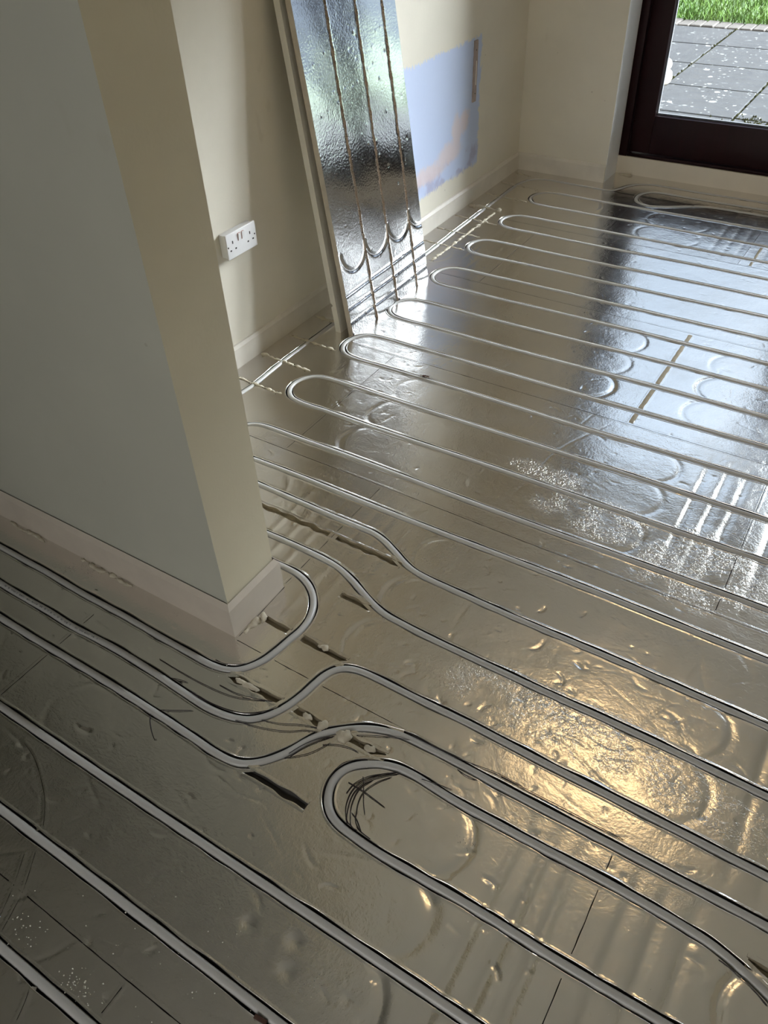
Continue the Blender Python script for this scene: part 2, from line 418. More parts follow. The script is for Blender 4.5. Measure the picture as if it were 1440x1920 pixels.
HAIRS={
 'pipe_s':[
  [(-1.126,0.68),(-1.065,0.678),(-0.982,0.679),(-0.908,0.687),(-0.861,0.704),(-0.83,0.719)],
  [(-0.951,0.697),(-0.9,0.699),(-0.857,0.71),(-0.816,0.724)],
  [(-1.022,0.575),(-0.992,0.591),(-0.956,0.613)],
  [(-0.857,0.642),(-0.817,0.651),(-0.77,0.666),(-0.734,0.683),(-0.708,0.702),(-0.679,0.714)],
  [(-0.807,0.673),(-0.763,0.688),(-0.725,0.708),(-0.68,0.724)],
  [(-0.654,0.693),(-0.626,0.709),(-0.596,0.717),(-0.577,0.717)],
  [(-0.697,0.634),(-0.686,0.661),(-0.665,0.698),(-0.644,0.724)],
  [(-0.705,0.624),(-0.668,0.659),(-0.652,0.685),(-0.642,0.706)],
  [(-0.704,0.638),(-0.691,0.668),(-0.67,0.7),(-0.646,0.721)],
  [(-1.057,0.655),(-1.043,0.659),(-1.019,0.664)],
  [(-1.062,0.654),(-1.039,0.655),(-1.027,0.654)],
  [(-1.032,0.555),(-1.02,0.541),(-0.988,0.518),(-0.976,0.513),(-0.974,0.516)],
  [(-0.999,0.647),(-0.961,0.646),(-0.912,0.65),(-0.867,0.66),(-0.83,0.682),(-0.804,0.708),(-0.791,0.724)],
  [(-0.977,0.648),(-0.933,0.649),(-0.882,0.657),(-0.842,0.671),(-0.816,0.691)],
  [(-1.008,0.748),(-0.984,0.749),(-0.96,0.759),(-0.934,0.777)]],
 'loop_out':[
  [(-0.604,0.75),(-0.567,0.77),(-0.529,0.788),(-0.498,0.799)],
  [(-0.585,0.596),(-0.595,0.621),(-0.597,0.651),(-0.589,0.682),(-0.555,0.711),(-0.527,0.725)],
  [(-0.521,0.813),(-0.461,0.812),(-0.39,0.814),(-0.341,0.821)],
  [(-0.378,0.791),(-0.355,0.787),(-0.332,0.79)],
  [(-0.43,0.732),(-0.402,0.739),(-0.364,0.745)],
  [(-0.36,0.818),(-0.309,0.825),(-0.246,0.826)],
  [(-0.293,0.824),(-0.189,0.824),(-0.1,0.824),(-0.029,0.825)],
  [(0.178,0.705),(0.208,0.699),(0.237,0.689),(0.266,0.675)]],
 'loop_in':[
  [(-0.557,0.649),(-0.521,0.648),(-0.494,0.645),(-0.462,0.641)],
  [(-0.538,0.675),(-0.522,0.653),(-0.506,0.628),(-0.489,0.607)],
  [(-0.547,0.627),(-0.545,0.651),(-0.528,0.681),(-0.505,0.702),(-0.486,0.718)],
  [(-0.508,0.572),(-0.523,0.589),(-0.533,0.605),(-0.54,0.638),(-0.532,0.67),(-0.509,0.698),(-0.48,0.721)],
  [(-0.496,0.573),(-0.512,0.578),(-0.526,0.602),(-0.534,0.634),(-0.528,0.665),(-0.502,0.698),(-0.476,0.72)],
  [(-0.485,0.572),(-0.497,0.572),(-0.518,0.599),(-0.527,0.624),(-0.529,0.649),(-0.516,0.68)],
  [(-0.453,0.571),(-0.48,0.575),(-0.5,0.589),(-0.505,0.6),(-0.514,0.62),(-0.518,0.644),(-0.507,0.677),(-0.486,0.706)],
  [(-0.476,0.574),(-0.497,0.59),(-0.515,0.598)]],
}
CREASES=[
  [(-0.219,0.963),(-0.166,0.943),(-0.108,0.919),(-0.06,0.914)],
  [(-0.166,0.951),(-0.11,0.984),(-0.055,1.009)],
  [(-0.186,1.01),(-0.118,1.004),(-0.077,1.037)],
  [(-0.535,0.492),(-0.474,0.52),(-0.411,0.542)],
  [(-0.258,0.517),(-0.217,0.506)],
  [(-0.363,0.59),(-0.326,0.592)],
  [(-0.519,1.129),(-0.486,1.101)],
  [(-0.571,1.212),(-0.572,1.16),(-0.567,1.119)],
  [(-0.041,1.373),(-0.012,1.281),(0.008,1.245)],
  [(-0.098,1.079),(-0.041,1.198)],
  [(-0.639,1.748),(-0.627,1.918),(-0.534,2.135)],
  [(-0.661,1.641),(-0.634,1.8)],
  [(-0.764,0.275),(-0.763,0.299),(-0.742,0.317)],
  [(-0.878,0.056),(-0.841,0.078),(-0.822,0.102),(-0.805,0.142)],
  [(-0.56,0.498),(-0.543,0.484),(-0.522,0.473),(-0.501,0.475)],
  [(-0.599,0.378),(-0.574,0.371),(-0.557,0.359),(-0.55,0.346)],
  [(-0.39,0.308),(-0.369,0.302),(-0.357,0.296)],
  [(-0.333,0.38),(-0.309,0.368),(-0.29,0.347),(-0.283,0.328)],
  [(-0.452,0.711),(-0.434,0.698),(-0.411,0.7),(-0.393,0.712)],
  [(-0.497,0.601),(-0.474,0.597),(-0.46,0.577)],
  [(-0.524,0.768),(-0.5,0.766),(-0.484,0.751)],
  [(-0.471,0.771),(-0.446,0.766),(-0.427,0.746)],
  [(-0.448,0.833),(-0.421,0.838),(-0.403,0.824)],
  [(-0.377,0.756),(-0.352,0.756),(-0.333,0.745)],
  [(-0.309,0.778),(-0.285,0.77),(-0.27,0.753)],
  [(-0.12,0.532),(-0.104,0.519),(-0.085,0.516),(-0.068,0.521)],
  [(-1.154,2.835),(-1.149,2.867),(-1.121,2.893)],
  [(-0.785,1.336),(-0.763,1.37),(-0.725,1.395)],
  [(-0.061,1.154),(-0.037,1.151),(-0.015,1.133),(-0.008,1.108)],
  [(-0.148,1.204),(-0.129,1.187),(-0.104,1.184)],
  [(-0.272,1.051),(-0.246,1.039),(-0.218,1.038),(-0.202,1.05)],
  [(-0.277,1.177),(-0.256,1.169),(-0.235,1.172)],
  [(-0.354,1.018),(-0.351,1.047),(-0.321,1.065)],
  [(-0.86,0.548),(-0.843,0.533),(-0.815,0.53),(-0.785,0.534)],
  [(-0.782,0.55),(-0.758,0.54),(-0.741,0.539)],
  [(-1.301,0.362),(-1.241,0.356),(-1.186,0.348),(-1.132,0.322),(-1.098,0.304),(-1.068,0.279),(-1.031,0.246)],
  [(-1.246,0.491),(-1.235,0.517),(-1.215,0.542),(-1.195,0.552)],
  [(-1.081,0.296),(-1.059,0.299),(-1.039,0.312)],
  [(-0.66,1.114),(-0.672,1.141),(-0.702,1.112)],
  [(-0.78,0.956),(-0.767,0.942),(-0.753,0.909)],
  [(-0.24,0.977),(-0.199,0.985),(-0.154,0.979)],
  [(0,1.092),(0.019,1.091),(0.039,1.075)],
  [(0.082,1.084),(0.109,1.097),(0.139,1.08)],
  [(-1.244,1.869),(-1.255,1.802),(-1.236,1.763),(-1.192,1.75)],
  [(-1.238,1.705),(-1.256,1.638),(-1.24,1.601),(-1.225,1.592)],
  [(-0.334,0.546),(-0.306,0.537),(-0.279,0.529),(-0.268,0.503),(-0.265,0.461)],
  [(-0.763,1.213),(-0.777,1.162),(-0.768,1.125),(-0.734,1.093)],
  [(-0.728,1.055),(-0.765,1.018),(-0.767,0.969),(-0.739,0.927)],
]
SCRATCH=[
  [(-1.224,0.359),(-1.17,0.344),(-1.122,0.321),(-1.083,0.298),(-1.058,0.279),(-1.02,0.241)],
  [(-1.002,0.21),(-0.962,0.149),(-0.945,0.109),(-0.933,0.073)],
  [(-1.017,0.195),(-0.983,0.141),(-0.959,0.093)],
  [(-0.817,0.048),(-0.801,0.02),(-0.791,-0.005)],
]

# ================================================================== THE ROOM
XW, YF, YD = -1.834, 4.194, 4.368      # left wall face, far wall face, door upstand face
CEIL = 2.5
DH = 2.25                               # door opening head
def shell(name, boxes, m):
    bm = bmesh.new()
    for b in boxes: box(bm, *b)
    return tag(bmobj(name, bm, m), kind='structure')
shell('wall_left', [(XW - 0.2, XW, 1.008, 4.75, -0.05, CEIL)], M['leftwall'])
# far wall: left pier with the door reveal, lintel, right pier, and the low wall under the door
shell('wall_far', [(XW, -1.334, YF, 4.75, -0.05, CEIL), (-1.334, 0.974, YF, 4.75, DH, CEIL), (0.974, 1.66, YF, 4.75, -0.05, CEIL)], M['cream'])
shell('wall_right', [(1.46, 1.66, -2.4, YF, -0.05, CEIL)], M['cream'])
shell('wall_back', [(-3.2, -1.25, -2.4, -2.2, -0.05, CEIL), (0.45, 1.66, -2.4, -2.2, -0.05, CEIL), (-1.25, 0.45, -2.4, -2.2, -0.05, 0.8), (-1.25, 0.45, -2.4, -2.2, 2.2, CEIL)], M['cream'])
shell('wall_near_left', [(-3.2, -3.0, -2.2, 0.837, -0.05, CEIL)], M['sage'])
shell('ceiling', [(-3.2, 1.66, -2.4, 4.75, CEIL, CEIL + 0.15)], M['ceiling'])
# the stub wall between the two rooms: grey-green face, cream end
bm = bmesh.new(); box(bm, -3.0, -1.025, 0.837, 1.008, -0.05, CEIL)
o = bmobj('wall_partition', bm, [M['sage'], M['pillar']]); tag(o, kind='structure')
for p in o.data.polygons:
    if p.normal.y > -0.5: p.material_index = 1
# white reveal lining of the door opening
shell('trim_1', [(-1.334, -1.3338 + 0.0012, YF - 0.0, YD, 0.0, DH)], M['reveal'])
shell('trim_2', [(-1.334, 0.974, YD, 4.62, -0.05, 0.088)], M['sill'])

def skirt_profile(h, th=0.012):
    return [(0, 0), (th, 0), (th, h - 0.014), (th * 0.45, h - 0.002), (0, h)]
H1, H2 = 0.088, 0.107
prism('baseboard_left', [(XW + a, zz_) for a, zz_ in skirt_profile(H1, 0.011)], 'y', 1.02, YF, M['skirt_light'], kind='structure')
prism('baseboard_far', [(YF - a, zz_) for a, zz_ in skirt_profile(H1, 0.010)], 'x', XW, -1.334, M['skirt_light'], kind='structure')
# skirting wrapped around the stub wall
bm = bmesh.new()
prof = [(0.0, 0.0), (0.012, 0.0), (0.012, H2 - 0.016), (0.003, H2)]
path = [((-3.0, 0.837), (0, -1)), ((-1.025, 0.837), (1, -1)), ((-1.025, 1.008), (1, 1)), ((XW, 1.008), (0, 1))]
rings = [[bm.verts.new((p[0] + n[0] * a, p[1] + n[1] * a, zz_)) for a, zz_ in prof] for p, n in path]
for r0, r1 in zip(rings, rings[1:]):
    for i in range(3): bm.faces.new((r0[i], r1[i], r1[i + 1], r0[i + 1]))
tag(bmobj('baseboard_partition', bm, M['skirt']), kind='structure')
# unseen timber window, added in the back wall to bring in daylight
for nm, fr in (('added_window_1', ('y', -2.33, -2.26, -1.25, 0.45, 0.8, 2.2)),):
    ax, d0, d1, a0, a1, z0, z1 = fr
    bm = bmesh.new()
    am = (a0 + a1) / 2
    for (p0, p1, q0, q1) in ((a0, a0 + .06, z0, z1), (a1 - .06, a1, z0, z1), (a0 + .06, a1 - .06, z0, z0 + .06), (a0 + .06, a1 - .06, z1 - .06, z1), (am - .03, am + .03, z0 + .06, z1 - .06)):
        if ax == 'x': box(bm, d0, d1, p0, p1, q0, q1)
        else: box(bm, p0, p1, d0, d1, q0, q1)
    o = tag(bmobj(nm, bm, M['wood']), kind='structure')
    dm = (d0 + d1) / 2
    bb = (dm - .003, dm + .003, a0 + .06, a1 - .06, z0 + .06, z1 - .06) if ax == 'x' else (a0 + .06, a1 - .06, dm - .003, dm + .003, z0 + .06, z1 - .06)
    boxobj('pane', bb, M['glass'], o)

# glazed double door in the far wall
x0, x1 = -1.334, 0.974
bm = bmesh.new()
box(bm, x0, x0 + 0.042, 4.372, 4.47, 0.088, DH, 0.004); box(bm, x1 - 0.042, x1, 4.372, 4.47, 0.088, DH, 0.004)
box(bm, x0 + 0.042, x1 - 0.042, 4.372, 4.47, DH - 0.05, DH, 0.004); box(bm, x0 + 0.042, x1 - 0.042, 4.378, 4.50, 0.088, 0.104, 0.003)
fr = tag(bmobj('door_frame', bm, M['wood'], smooth=True, angle=35), kind='structure')
xm = -0.18
for k, (a, b_) in enumerate(((x0 + 0.044, xm - 0.001), (xm + 0.001, x1 - 0.044))):
    z0, z1 = 0.108, DH - 0.053
    sl, sr = 0.107, 0.115
    if k: sl, sr = 0.115, 0.107
    d = empty('door_%d' % (k + 1), ((a + b_) / 2, 4.42, z0)); tag(d, kind='structure')
    off = d.location
    def part(nm, bx, m, bev=0.004):
        o = boxobj(nm, (bx[0] - off.x, bx[1] - off.x, bx[2] - off.y, bx[3] - off.y, bx[4] - off.z, bx[5] - off.z), m, d, bev)
        return o
    part('stile', (a, a + sl, 4.392, 4.440, z0, z1), M['wood'])
    part('stile', (b_ - sr, b_, 4.392, 4.440, z0, z1), M['wood'])
    part('bottom_rail', (a + sl, b_ - sr, 4.392, 4.440, z0, 0.292), M['wood'])
    part('top_rail', (a + sl, b_ - sr, 4.392, 4.440, z1 - 0.10, z1), M['wood'])
    part('pane', (a + sl - .004, b_ - sr + .004, 4.417, 4.423, 0.289, z1 - 0.097), M['glass'], 0)
    bm = bmesh.new()
    for bx in ((a + sl, a + sl + .006, 4.424, 4.436, 0.292, z1 - .1), (b_ - sr - .006, b_ - sr, 4.424, 4.436, 0.292, z1 - .1), (a + sl + .006, b_ - sr - .006, 4.424, 4.436, 0.292, 0.300)):
        box(bm, bx[0] - off.x, bx[1] - off.x, bx[2] - off.y, bx[3] - off.y, bx[4] - off.z, bx[5] - off.z)
    bmobj('glazing_bead', bm, M['seal'], d)

# warm ceiling light bar
o = tag(empty('ceiling_light', (-0.2, 2.44, 2.46)), kind='structure')
boxobj('lamp_bar', (-0.42, 0.12, -0.0, 0.05, 0.0, 0.04), M['lampwhite'], o, 0.004)

# ================================================================== PIPES (world paths, metres)
PR, PZ = 0.0089, -0.0056
XR, XL = 1.43, -2.95
def uloop(yu, yl, xa=-1.588, jit=0.0):
    r = (yu - yl) / 2; cy = (yu + yl) / 2; cx = xa + r
    up = [(x, yu + 0.0025 * math.sin(x * 5 + yu * 9)) for x in np.arange(XR, cx + 0.16, -0.14)] + [(cx + 0.11, yu + 0.001), (cx + 0.05, yu + 0.002)]
    arc = [(cx + r * math.cos(a) * (1 + jit), cy + r * math.sin(a)) for a in np.linspace(math.pi / 2, 1.5 * math.pi, 9)]
    dn = [(cx + 0.05, yl - 0.002), (cx + 0.11, yl)] + [(x, yl + 0.0025 * math.sin(x * 6 + yl * 7)) for x in np.arange(cx + 0.25, XR, 0.14)] + [(XR, yl)]
    return up + arc + dn
def ext(P, xl=None, xr=None):
    P = list(P)
    if xl is not None:
        P = [(x, P[0][1] if P[0][0] < P[-1][0] else P[-1][1]) for x in np.arange(xl, min(P[0][0], P[-1][0]) - 0.06, 0.15)] + P
    if xr is not None:
        yy_ = P[-1][1]
        P = P + [(x, yy_) for x in np.arange(P[-1][0] + 0.12, xr, 0.15)] + [(xr, yy_)]
    return P
PIPES = []
G = 'underfloor heating pipe runs'
def addpipe(path, label): PIPES.append((catmull(path, 0.008), label))
addpipe(ext([(-1.713, 1.06), (-1.712, 1.35), (-1.711, 1.665), (-1.706, 1.752), (-1.713, 1.916), (-1.714, 2.083), (-1.714, 2.5), (-1.716, 2.971), (-1.718, 3.126), (-1.722, 3.36), (-1.725, 3.613), (-1.724, 3.753), (-1.726, 3.92), (-1.714, 4.008), (-1.681, 4.066), (-1.61, 4.096), (-1.514, 4.093), (-1.366, 4.091), (-1.29, 4.090), (-1.254, 4.105), (-1.230, 4.145), (-1.2, 4.205), (-1.16, 4.247), (-1.095, 4.270), (-0.997, 4.27), (-0.874, 4.268), (-0.709, 4.269), (-0.525, 4.272)], xr=XR),
        'grey heating pipe along the left wall, bending round the far corner to the door')
addpipe([(x, 4.178) for x in np.arange(XR, -0.55, -0.15)] + [(-0.62, 4.176), (-0.781, 4.173), (-0.93, 4.175), (-1.02, 4.176), (-1.07, 4.163), (-1.103, 4.130), (-1.115, 4.085), (-1.105, 4.035), (-1.075, 3.995), (-1.024, 3.977), (-0.965, 3.994), (-0.897, 4.03), (-0.82, 4.073), (-0.76, 4.092), (-0.666, 4.098), (-0.573, 4.1)] + [(x, 4.1) for x in np.arange(-0.45, XR, 0.15)],
        'short grey heating pipe loop right under the glazed door')
for (yu, yl), lb in zip(((3.933, 3.751), (3.583, 3.418), (3.250, 3.087), (2.917, 2.744), (2.575, 2.407), (2.242, 2.067), (1.906, 1.737), (1.565, 1.409)),
                        ('grey heating pipe loop turning nearest the far left room corner',
                         'grey heating pipe loop second from the far wall, below the timber strip',
                         'grey heating pipe loop third from the far wall, clear of the leaning board',
                         'grey heating pipe loop turning just beyond the far edge of the leaning foil board',
                         'grey heating pipe loop turning against the foot of the leaning foil board',
                         'grey heating pipe loop at the near bottom corner of leaning board, dark debris on it',
                         'grey heating pipe loop turning in the open floor between leaning board and wall end',
                         'grey heating pipe loop whose turn hides behind the cream wall end')):
    addpipe(uloop(yu, yl, -1.588 + 0.004 * math.sin(yu * 7)), lb)
addpipe(ext([(-1.35, 1.318), (-1.2, 1.315), (-1.067, 1.312), (-0.969, 1.312), (-0.918, 1.310), (-0.877, 1.299), (-0.83, 1.277), (-0.789, 1.256), (-0.753, 1.243), (-0.70, 1.236), (-0.642, 1.234), (-0.447, 1.230), (-0.2, 1.231), (0.0, 1.228), (0.145, 1.226)], -1.66, XR),
        'grey heating pipe with a slight S-bend, farther of the two beside the cream wall end')
addpipe(ext([(-1.185, 1.160), (-1.115, 1.161), (-1.037, 1.160), (-0.987, 1.158), (-0.933, 1.151), (-0.878, 1.133), (-0.825, 1.109), (-0.774, 1.087), (-0.736, 1.076), (-0.678, 1.071), (-0.591, 1.067), (-0.494, 1.066), (-0.277, 1.065), (-0.14, 1.066), (0.021, 1.064), (0.182, 1.060)], -1.66, XR),
        'grey heating pipe with a slight S-bend, nearer of the two beside the cream wall end')
addpipe([(x, 0.738) for x in np.arange(XL, -1.75, 0.15)] + [(-1.699, 0.738), (-1.601, 0.738), (-1.454, 0.734), (-1.325, 0.735), (-1.145, 0.732), (-1.07, 0.732), (-1.007, 0.733), (-0.971, 0.740), (-0.946, 0.753), (-0.926, 0.776), (-0.911, 0.805), (-0.901, 0.845), (-0.894, 0.893), (-0.889, 0.930), (-0.893, 0.968), (-0.908, 1.006), (-0.933, 1.038), (-0.967, 1.062), (-1.006, 1.076), (-1.052, 1.080), (-1.1, 1.080), (-1.25, 1.080), (-1.45, 1.080), (-1.66, 1.080)],
        'grey heating pipe wrapping round the foot of the cream wall end')
addpipe(ext([(-1.682, 0.647), (-1.582, 0.645), (-1.489, 0.646), (-1.395, 0.643), (-1.274, 0.648), (-1.193, 0.648), (-1.09, 0.644), (-1.017, 0.640), (-0.943, 0.637), (-0.902, 0.640), (-0.865, 0.648), (-0.834, 0.662), (-0.81, 0.684), (-0.792, 0.712), (-0.780, 0.741), (-0.771, 0.776), (-0.765, 0.815), (-0.757, 0.850), (-0.742, 0.876), (-0.719, 0.892), (-0.69, 0.899), (-0.658, 0.901), (-0.545, 0.901), (-0.4, 0.903), (-0.255, 0.900), (-0.008, 0.898), (0.218, 0.896)], XL, XR),
        'grey heating pipe with printed marks and an S-bend, beside the wall-end pipe')
addpipe(ext([(-1.577, 0.568), (-1.439, 0.567), (-1.31, 0.568), (-1.19, 0.568), (-1.012, 0.565), (-0.921, 0.562), (-0.852, 0.559), (-0.812, 0.560), (-0.787, 0.565), (-0.764, 0.577), (-0.741, 0.597), (-0.72, 0.624), (-0.704, 0.654), (-0.690, 0.686), (-0.670, 0.718), (-0.636, 0.751), (-0.598, 0.777), (-0.560, 0.793), (-0.512, 0.803), (-0.457, 0.805), (-0.386, 0.806), (-0.234, 0.804), (0.0, 0.805), (0.237, 0.805)], XL, XR),
        'grey heating pipe with S-bend passing directly above the single open loop')
p15 = [(0.78, 0.62), (0.70, 0.63), (0.55, 0.645), (0.42, 0.655), (0.33, 0.672), (0.262, 0.695), (0.215, 0.711), (0.178, 0.721), (0.147, 0.726), (0.087, 0.730), (-0.039, 0.732), (-0.2, 0.729), (-0.344, 0.728), (-0.40, 0.731), (-0.452, 0.734), (-0.487, 0.731), (-0.518, 0.722), (-0.546, 0.707), (-0.570, 0.687), (-0.584, 0.664), (-0.588, 0.638), (-0.581, 0.612), (-0.566, 0.589), (-0.546, 0.573), (-0.520, 0.564), (-0.484, 0.560), (-0.43, 0.557), (-0.35, 0.559), (-0.2, 0.562), (-0.062, 0.560), (0.018, 0.561), (0.129, 0.563)]
addpipe(ext([(XR, 0.62), (1.2, 0.62), (1.0, 0.62)] + p15, None, XR), 'grey heating pipe loop turning alone in mid foreground with dark bristles inside its bend')
for yc, lb in ((0.395, 'straight grey heating pipe in front, third up from the bottom left corner'),
               (0.229, 'straight grey heating pipe in front, second up from the bottom left corner'),
               (0.061, 'straight grey heating pipe cutting the very bottom left corner')):
    addpipe([(x, yc + 0.002 * math.sin(3 * x + yc * 20)) for x in np.arange(XL, XR + 0.01, 0.15)], lb)

# ================================================================== FLOOR: foil boards, real dents, real grooves
GX0, GX1, GY0, GY1 = -2.2, 0.70, -0.10, 4.368
RS = 0.0025
rx = np.arange(GX0 - 0.05, GX1 + 0.05, RS); ry = np.arange(GY0 - 0.05, GY1 + 0.05, RS)
HF = np.zeros((len(ry), len(rx)), np.float32)
def window(P, pad):
    i0 = max(0, int((P[:, 0].min() - pad - rx[0]) / RS)); i1 = min(len(rx), int((P[:, 0].max() + pad - rx[0]) / RS) + 2)
    j0 = max(0, int((P[:, 1].min() - pad - ry[0]) / RS)); j1 = min(len(ry), int((P[:, 1].max() + pad - ry[0]) / RS) + 2)
    return i0, i1, j0, j1
def stamp(P, width, depth, taper=True):
    P = np.asarray(P, float)
    i0, i1, j0, j1 = window(P, width * 3.5)
    if i1 <= i0 or j1 <= j0: return
    X, Y = np.meshgrid(rx[i0:i1], ry[j0:j1])
    best = np.full(X.shape, 1e9); amp = np.zeros(X.shape)
    n = len(P)
    for k, (a, b_) in enumerate(P[:, :2]):
        d2 = (X - a) ** 2 + (Y - b_) ** 2
        m = d2 < best
        best[m] = d2[m]
        u = k / max(1, n - 1)
        amp[m] = (math.sin(math.pi * min(1, max(0.02, u))) ** 0.6) if taper else 1.0
    HF[j0:j1, i0:i1] += (-depth * amp * np.exp(-best / width ** 2)).astype(np.float32)
def circ(cx, cy, r, a0, a1, n=None):
    n = n or max(5, int(abs(a1 - a0) * r / 0.003))
    a = np.linspace(a0, a1, n); return np.column_stack([cx + r * np.cos(a), cy + r * np.sin(a)])
# covered groove pattern of the boards: ripples and U-turns either side of the board ends
PY = [0.061, 0.229, 0.395, 0.560, 0.732, 0.901, 1.065, 1.230, 1.409, 1.565, 1.737, 1.906, 2.067, 2.242, 2.407, 2.575, 2.744, 2.917, 3.087, 3.250, 3.418, 3.583, 3.751, 3.933]
ROWS = [(0.141, 0.818), (0.820, 1.490), (1.490, 2.155), (2.155, 2.828), (2.828, 3.503), (3.503, 4.18)]
ENDS = [(0, -0.04, 'R', 1.7), (1, -1.013, 'R', 0.45), (2, -1.373, 'A', 0.45), (2, -0.040, 'R', 1.0), (3, -0.482, 'A', 1.1), (4, -1.376, 'R', 0.35), (4, -0.04, 'A', 0.8), (5, -1.10, 'A', 0.5), (5, -0.455, 'R', 0.6), (1, 0.32, 'R', 0.8), (0, -1.373, 'A', 0.25)]
for row, xj, kind, am in ENDS:
    y0, y1 = ROWS[row]
    bays = [(a, b_) for a, b_ in zip(PY, PY[1:]) if a > y0 - 0.02 and b_ < y1 + 0.02]
    if kind == 'R':
        for s in (-1, 1):
            for dx in (0.055, 0.110, 0.165):
                dep = 0.0024 * am * random.uniform(0.6, 1.1)
                segs = [y0 + 0.03] + sorted(random.uniform(y0 + .1, y1 - .1) for _ in range(2)) + [y1 - 0.03]
                P = resample([(xj + s * dx + random.uniform(-.002, .002), q) for q in segs], 0.006)
                stamp(P, 0.0105, dep)
    rr = 0.235 if kind == 'R' else 0.120
    for a, b_ in bays:
        r = (b_ - a) / 2
        for s in (-1, 1):
            cx = xj + s * (rr + r)
            a0 = math.pi / 2
            P = circ(cx, (a + b_) / 2, r, math.pi / 2 + 0.1, 1.5 * math.pi - 0.1) if s > 0 else circ(cx, (a + b_) / 2, r, -math.pi / 2 + 0.1, math.pi / 2 - 0.1)
            stamp(P, 0.0085, 0.0022 * am * random.uniform(0.5, 1.1))
for k, C_ in enumerate(CREASES):
    big = k >= len(CREASES) - 5
    stamp(catmull(C_, 0.004), 0.0085 if big else 0.0034, 0.0014 if big else 0.0009)
# hand and knee crescents, scattered and in chains along some pipes
def crescent(x, y, r=None, dep=None, a=None):
    r = r or random.uniform(0.012, 0.032); a = a if a is not None else random.uniform(0, 2 * math.pi); sw = random.uniform(0.6, 1.7)
    stamp(circ(x, y, r, a - sw / 2, a + sw / 2), random.uniform(0.0022, 0.0038), (dep or random.uniform(0.0005, 0.0015)) * (1.7 if y < 1.3 else 1.0))
for _ in range(620):
    crescent(random.uniform(-1.55, 0.5), random.uniform(0.0, 4.1))
for _ in range(70):
    crescent(random.gauss(-0.35, 0.25), random.gauss(0.95, 0.25))
for x0_, x1_, yc in ((-1.28, -1.0, 1.345), (-1.2, -0.95, 1.30), (-1.68, -1.05, 0.665), (-1.6, -0.95, 0.62), (-1.25, -1.0, 1.44)):
    for x in np.arange(x0_, x1_, 0.045):
        crescent(x + random.uniform(-.012, .012), yc + random.uniform(-.012, .012), random.uniform(0.016, 0.024), 0.0007, random.choice((0.9, 1.3, -1.2)))
for _ in range(260):   # short creases
    x, y_ = random.uniform(-1.5, 0.5), random.uniform(0.0, 4.1)
    a = random.gauss(0.3, 0.9); L_ = random.uniform(0.02, 0.11)
    stamp(resample([(x, y_), (x + L_ * math.cos(a), y_ + L_ * math.sin(a))], 0.004), random.uniform(0.0018, 0.003), random.uniform(0.0003, 0.0009))
for _ in range(90):    # long drag scratches where things were pulled across the foil
    x, y_ = random.gauss(-0.12, 0.22), random.gauss(1.02, 0.12)
    a = random.choice((random.gauss(-0.1, 0.35), random.gauss(1.0, 0.5))); L_ = random.uniform(0.04, 0.20)
    stamp(resample([(x, y_), (x + L_ * math.cos(a), y_ + L_ * math.sin(a))], 0.004), 0.0018, random.uniform(0.0003, 0.0006))
for _ in range(420):   # pimples and pocks
    x, y_ = random.uniform(-1.55, 0.5), random.uniform(0.0, 4.1)
    stamp(np.array([(x, y_), (x + .002, y_)]), random.uniform(0.0025, 0.006), random.choice((-1, 1, 1)) * random.uniform(0.0002, 0.0007), False)
for x, y_ in ((-0.56, 0.325), (-0.45, 0.30), (-0.47, 0.345)):
    stamp(np.array([(x, y_), (x + .004, y_)]), 0.012, 0.0018, False)
def hsample(x, y_):
    fx = np.clip((np.asarray(x) - rx[0]) / RS, 0, len(rx) - 2.001); fy = np.clip((np.asarray(y_) - ry[0]) / RS, 0, len(ry) - 2.001)
    i = fx.astype(int); j = fy.astype(int); u = fx - i; v = fy - j
    return HF[j, i] * (1 - u) * (1 - v) + HF[j, i + 1] * u * (1 - v) + HF[j + 1, i] * (1 - u) * v + HF[j + 1, i + 1] * u * v

gx = np.arange(GX0, GX1 + 1e-6, 0.0038)
gy = np.concatenate([np.arange(GY0, 1.6, 0.0032), np.arange(1.6, GY1 - 0.002, 0.0042), [GY1]])
NXg, NYg = len(gx), len(gy)
DM = np.full((NYg - 1, NXg - 1), 1e9, np.float32)    # signed clearance of each quad centre to the nearest ribbon core
cxg = (gx[:-1] + gx[1:]) / 2; cyg = (gy[:-1] + gy[1:]) / 2
def carve(P, rad, trim=True):
    n_ = int(rad / max(1e-4, np.linalg.norm(P[1, :2] - P[0, :2]))) + 1
    if trim: P = P[n_:-n_]
    for a, b_ in P[:, :2]:
        i0 = np.searchsorted(cxg, a - rad - .006); i1 = np.searchsorted(cxg, a + rad + .006)
        j0 = np.searchsorted(cyg, b_ - rad - .006); j1 = np.searchsorted(cyg, b_ + rad + .006)
        if i1 <= i0 or j1 <= j0: continue
        d = np.hypot(cxg[None, i0:i1] - a, cyg[j0:j1, None] - b_) - rad
        DM[j0:j1, i0:i1] = np.minimum(DM[j0:j1, i0:i1], d)
FV, FF, FMI = [], [], []
nbase = 0
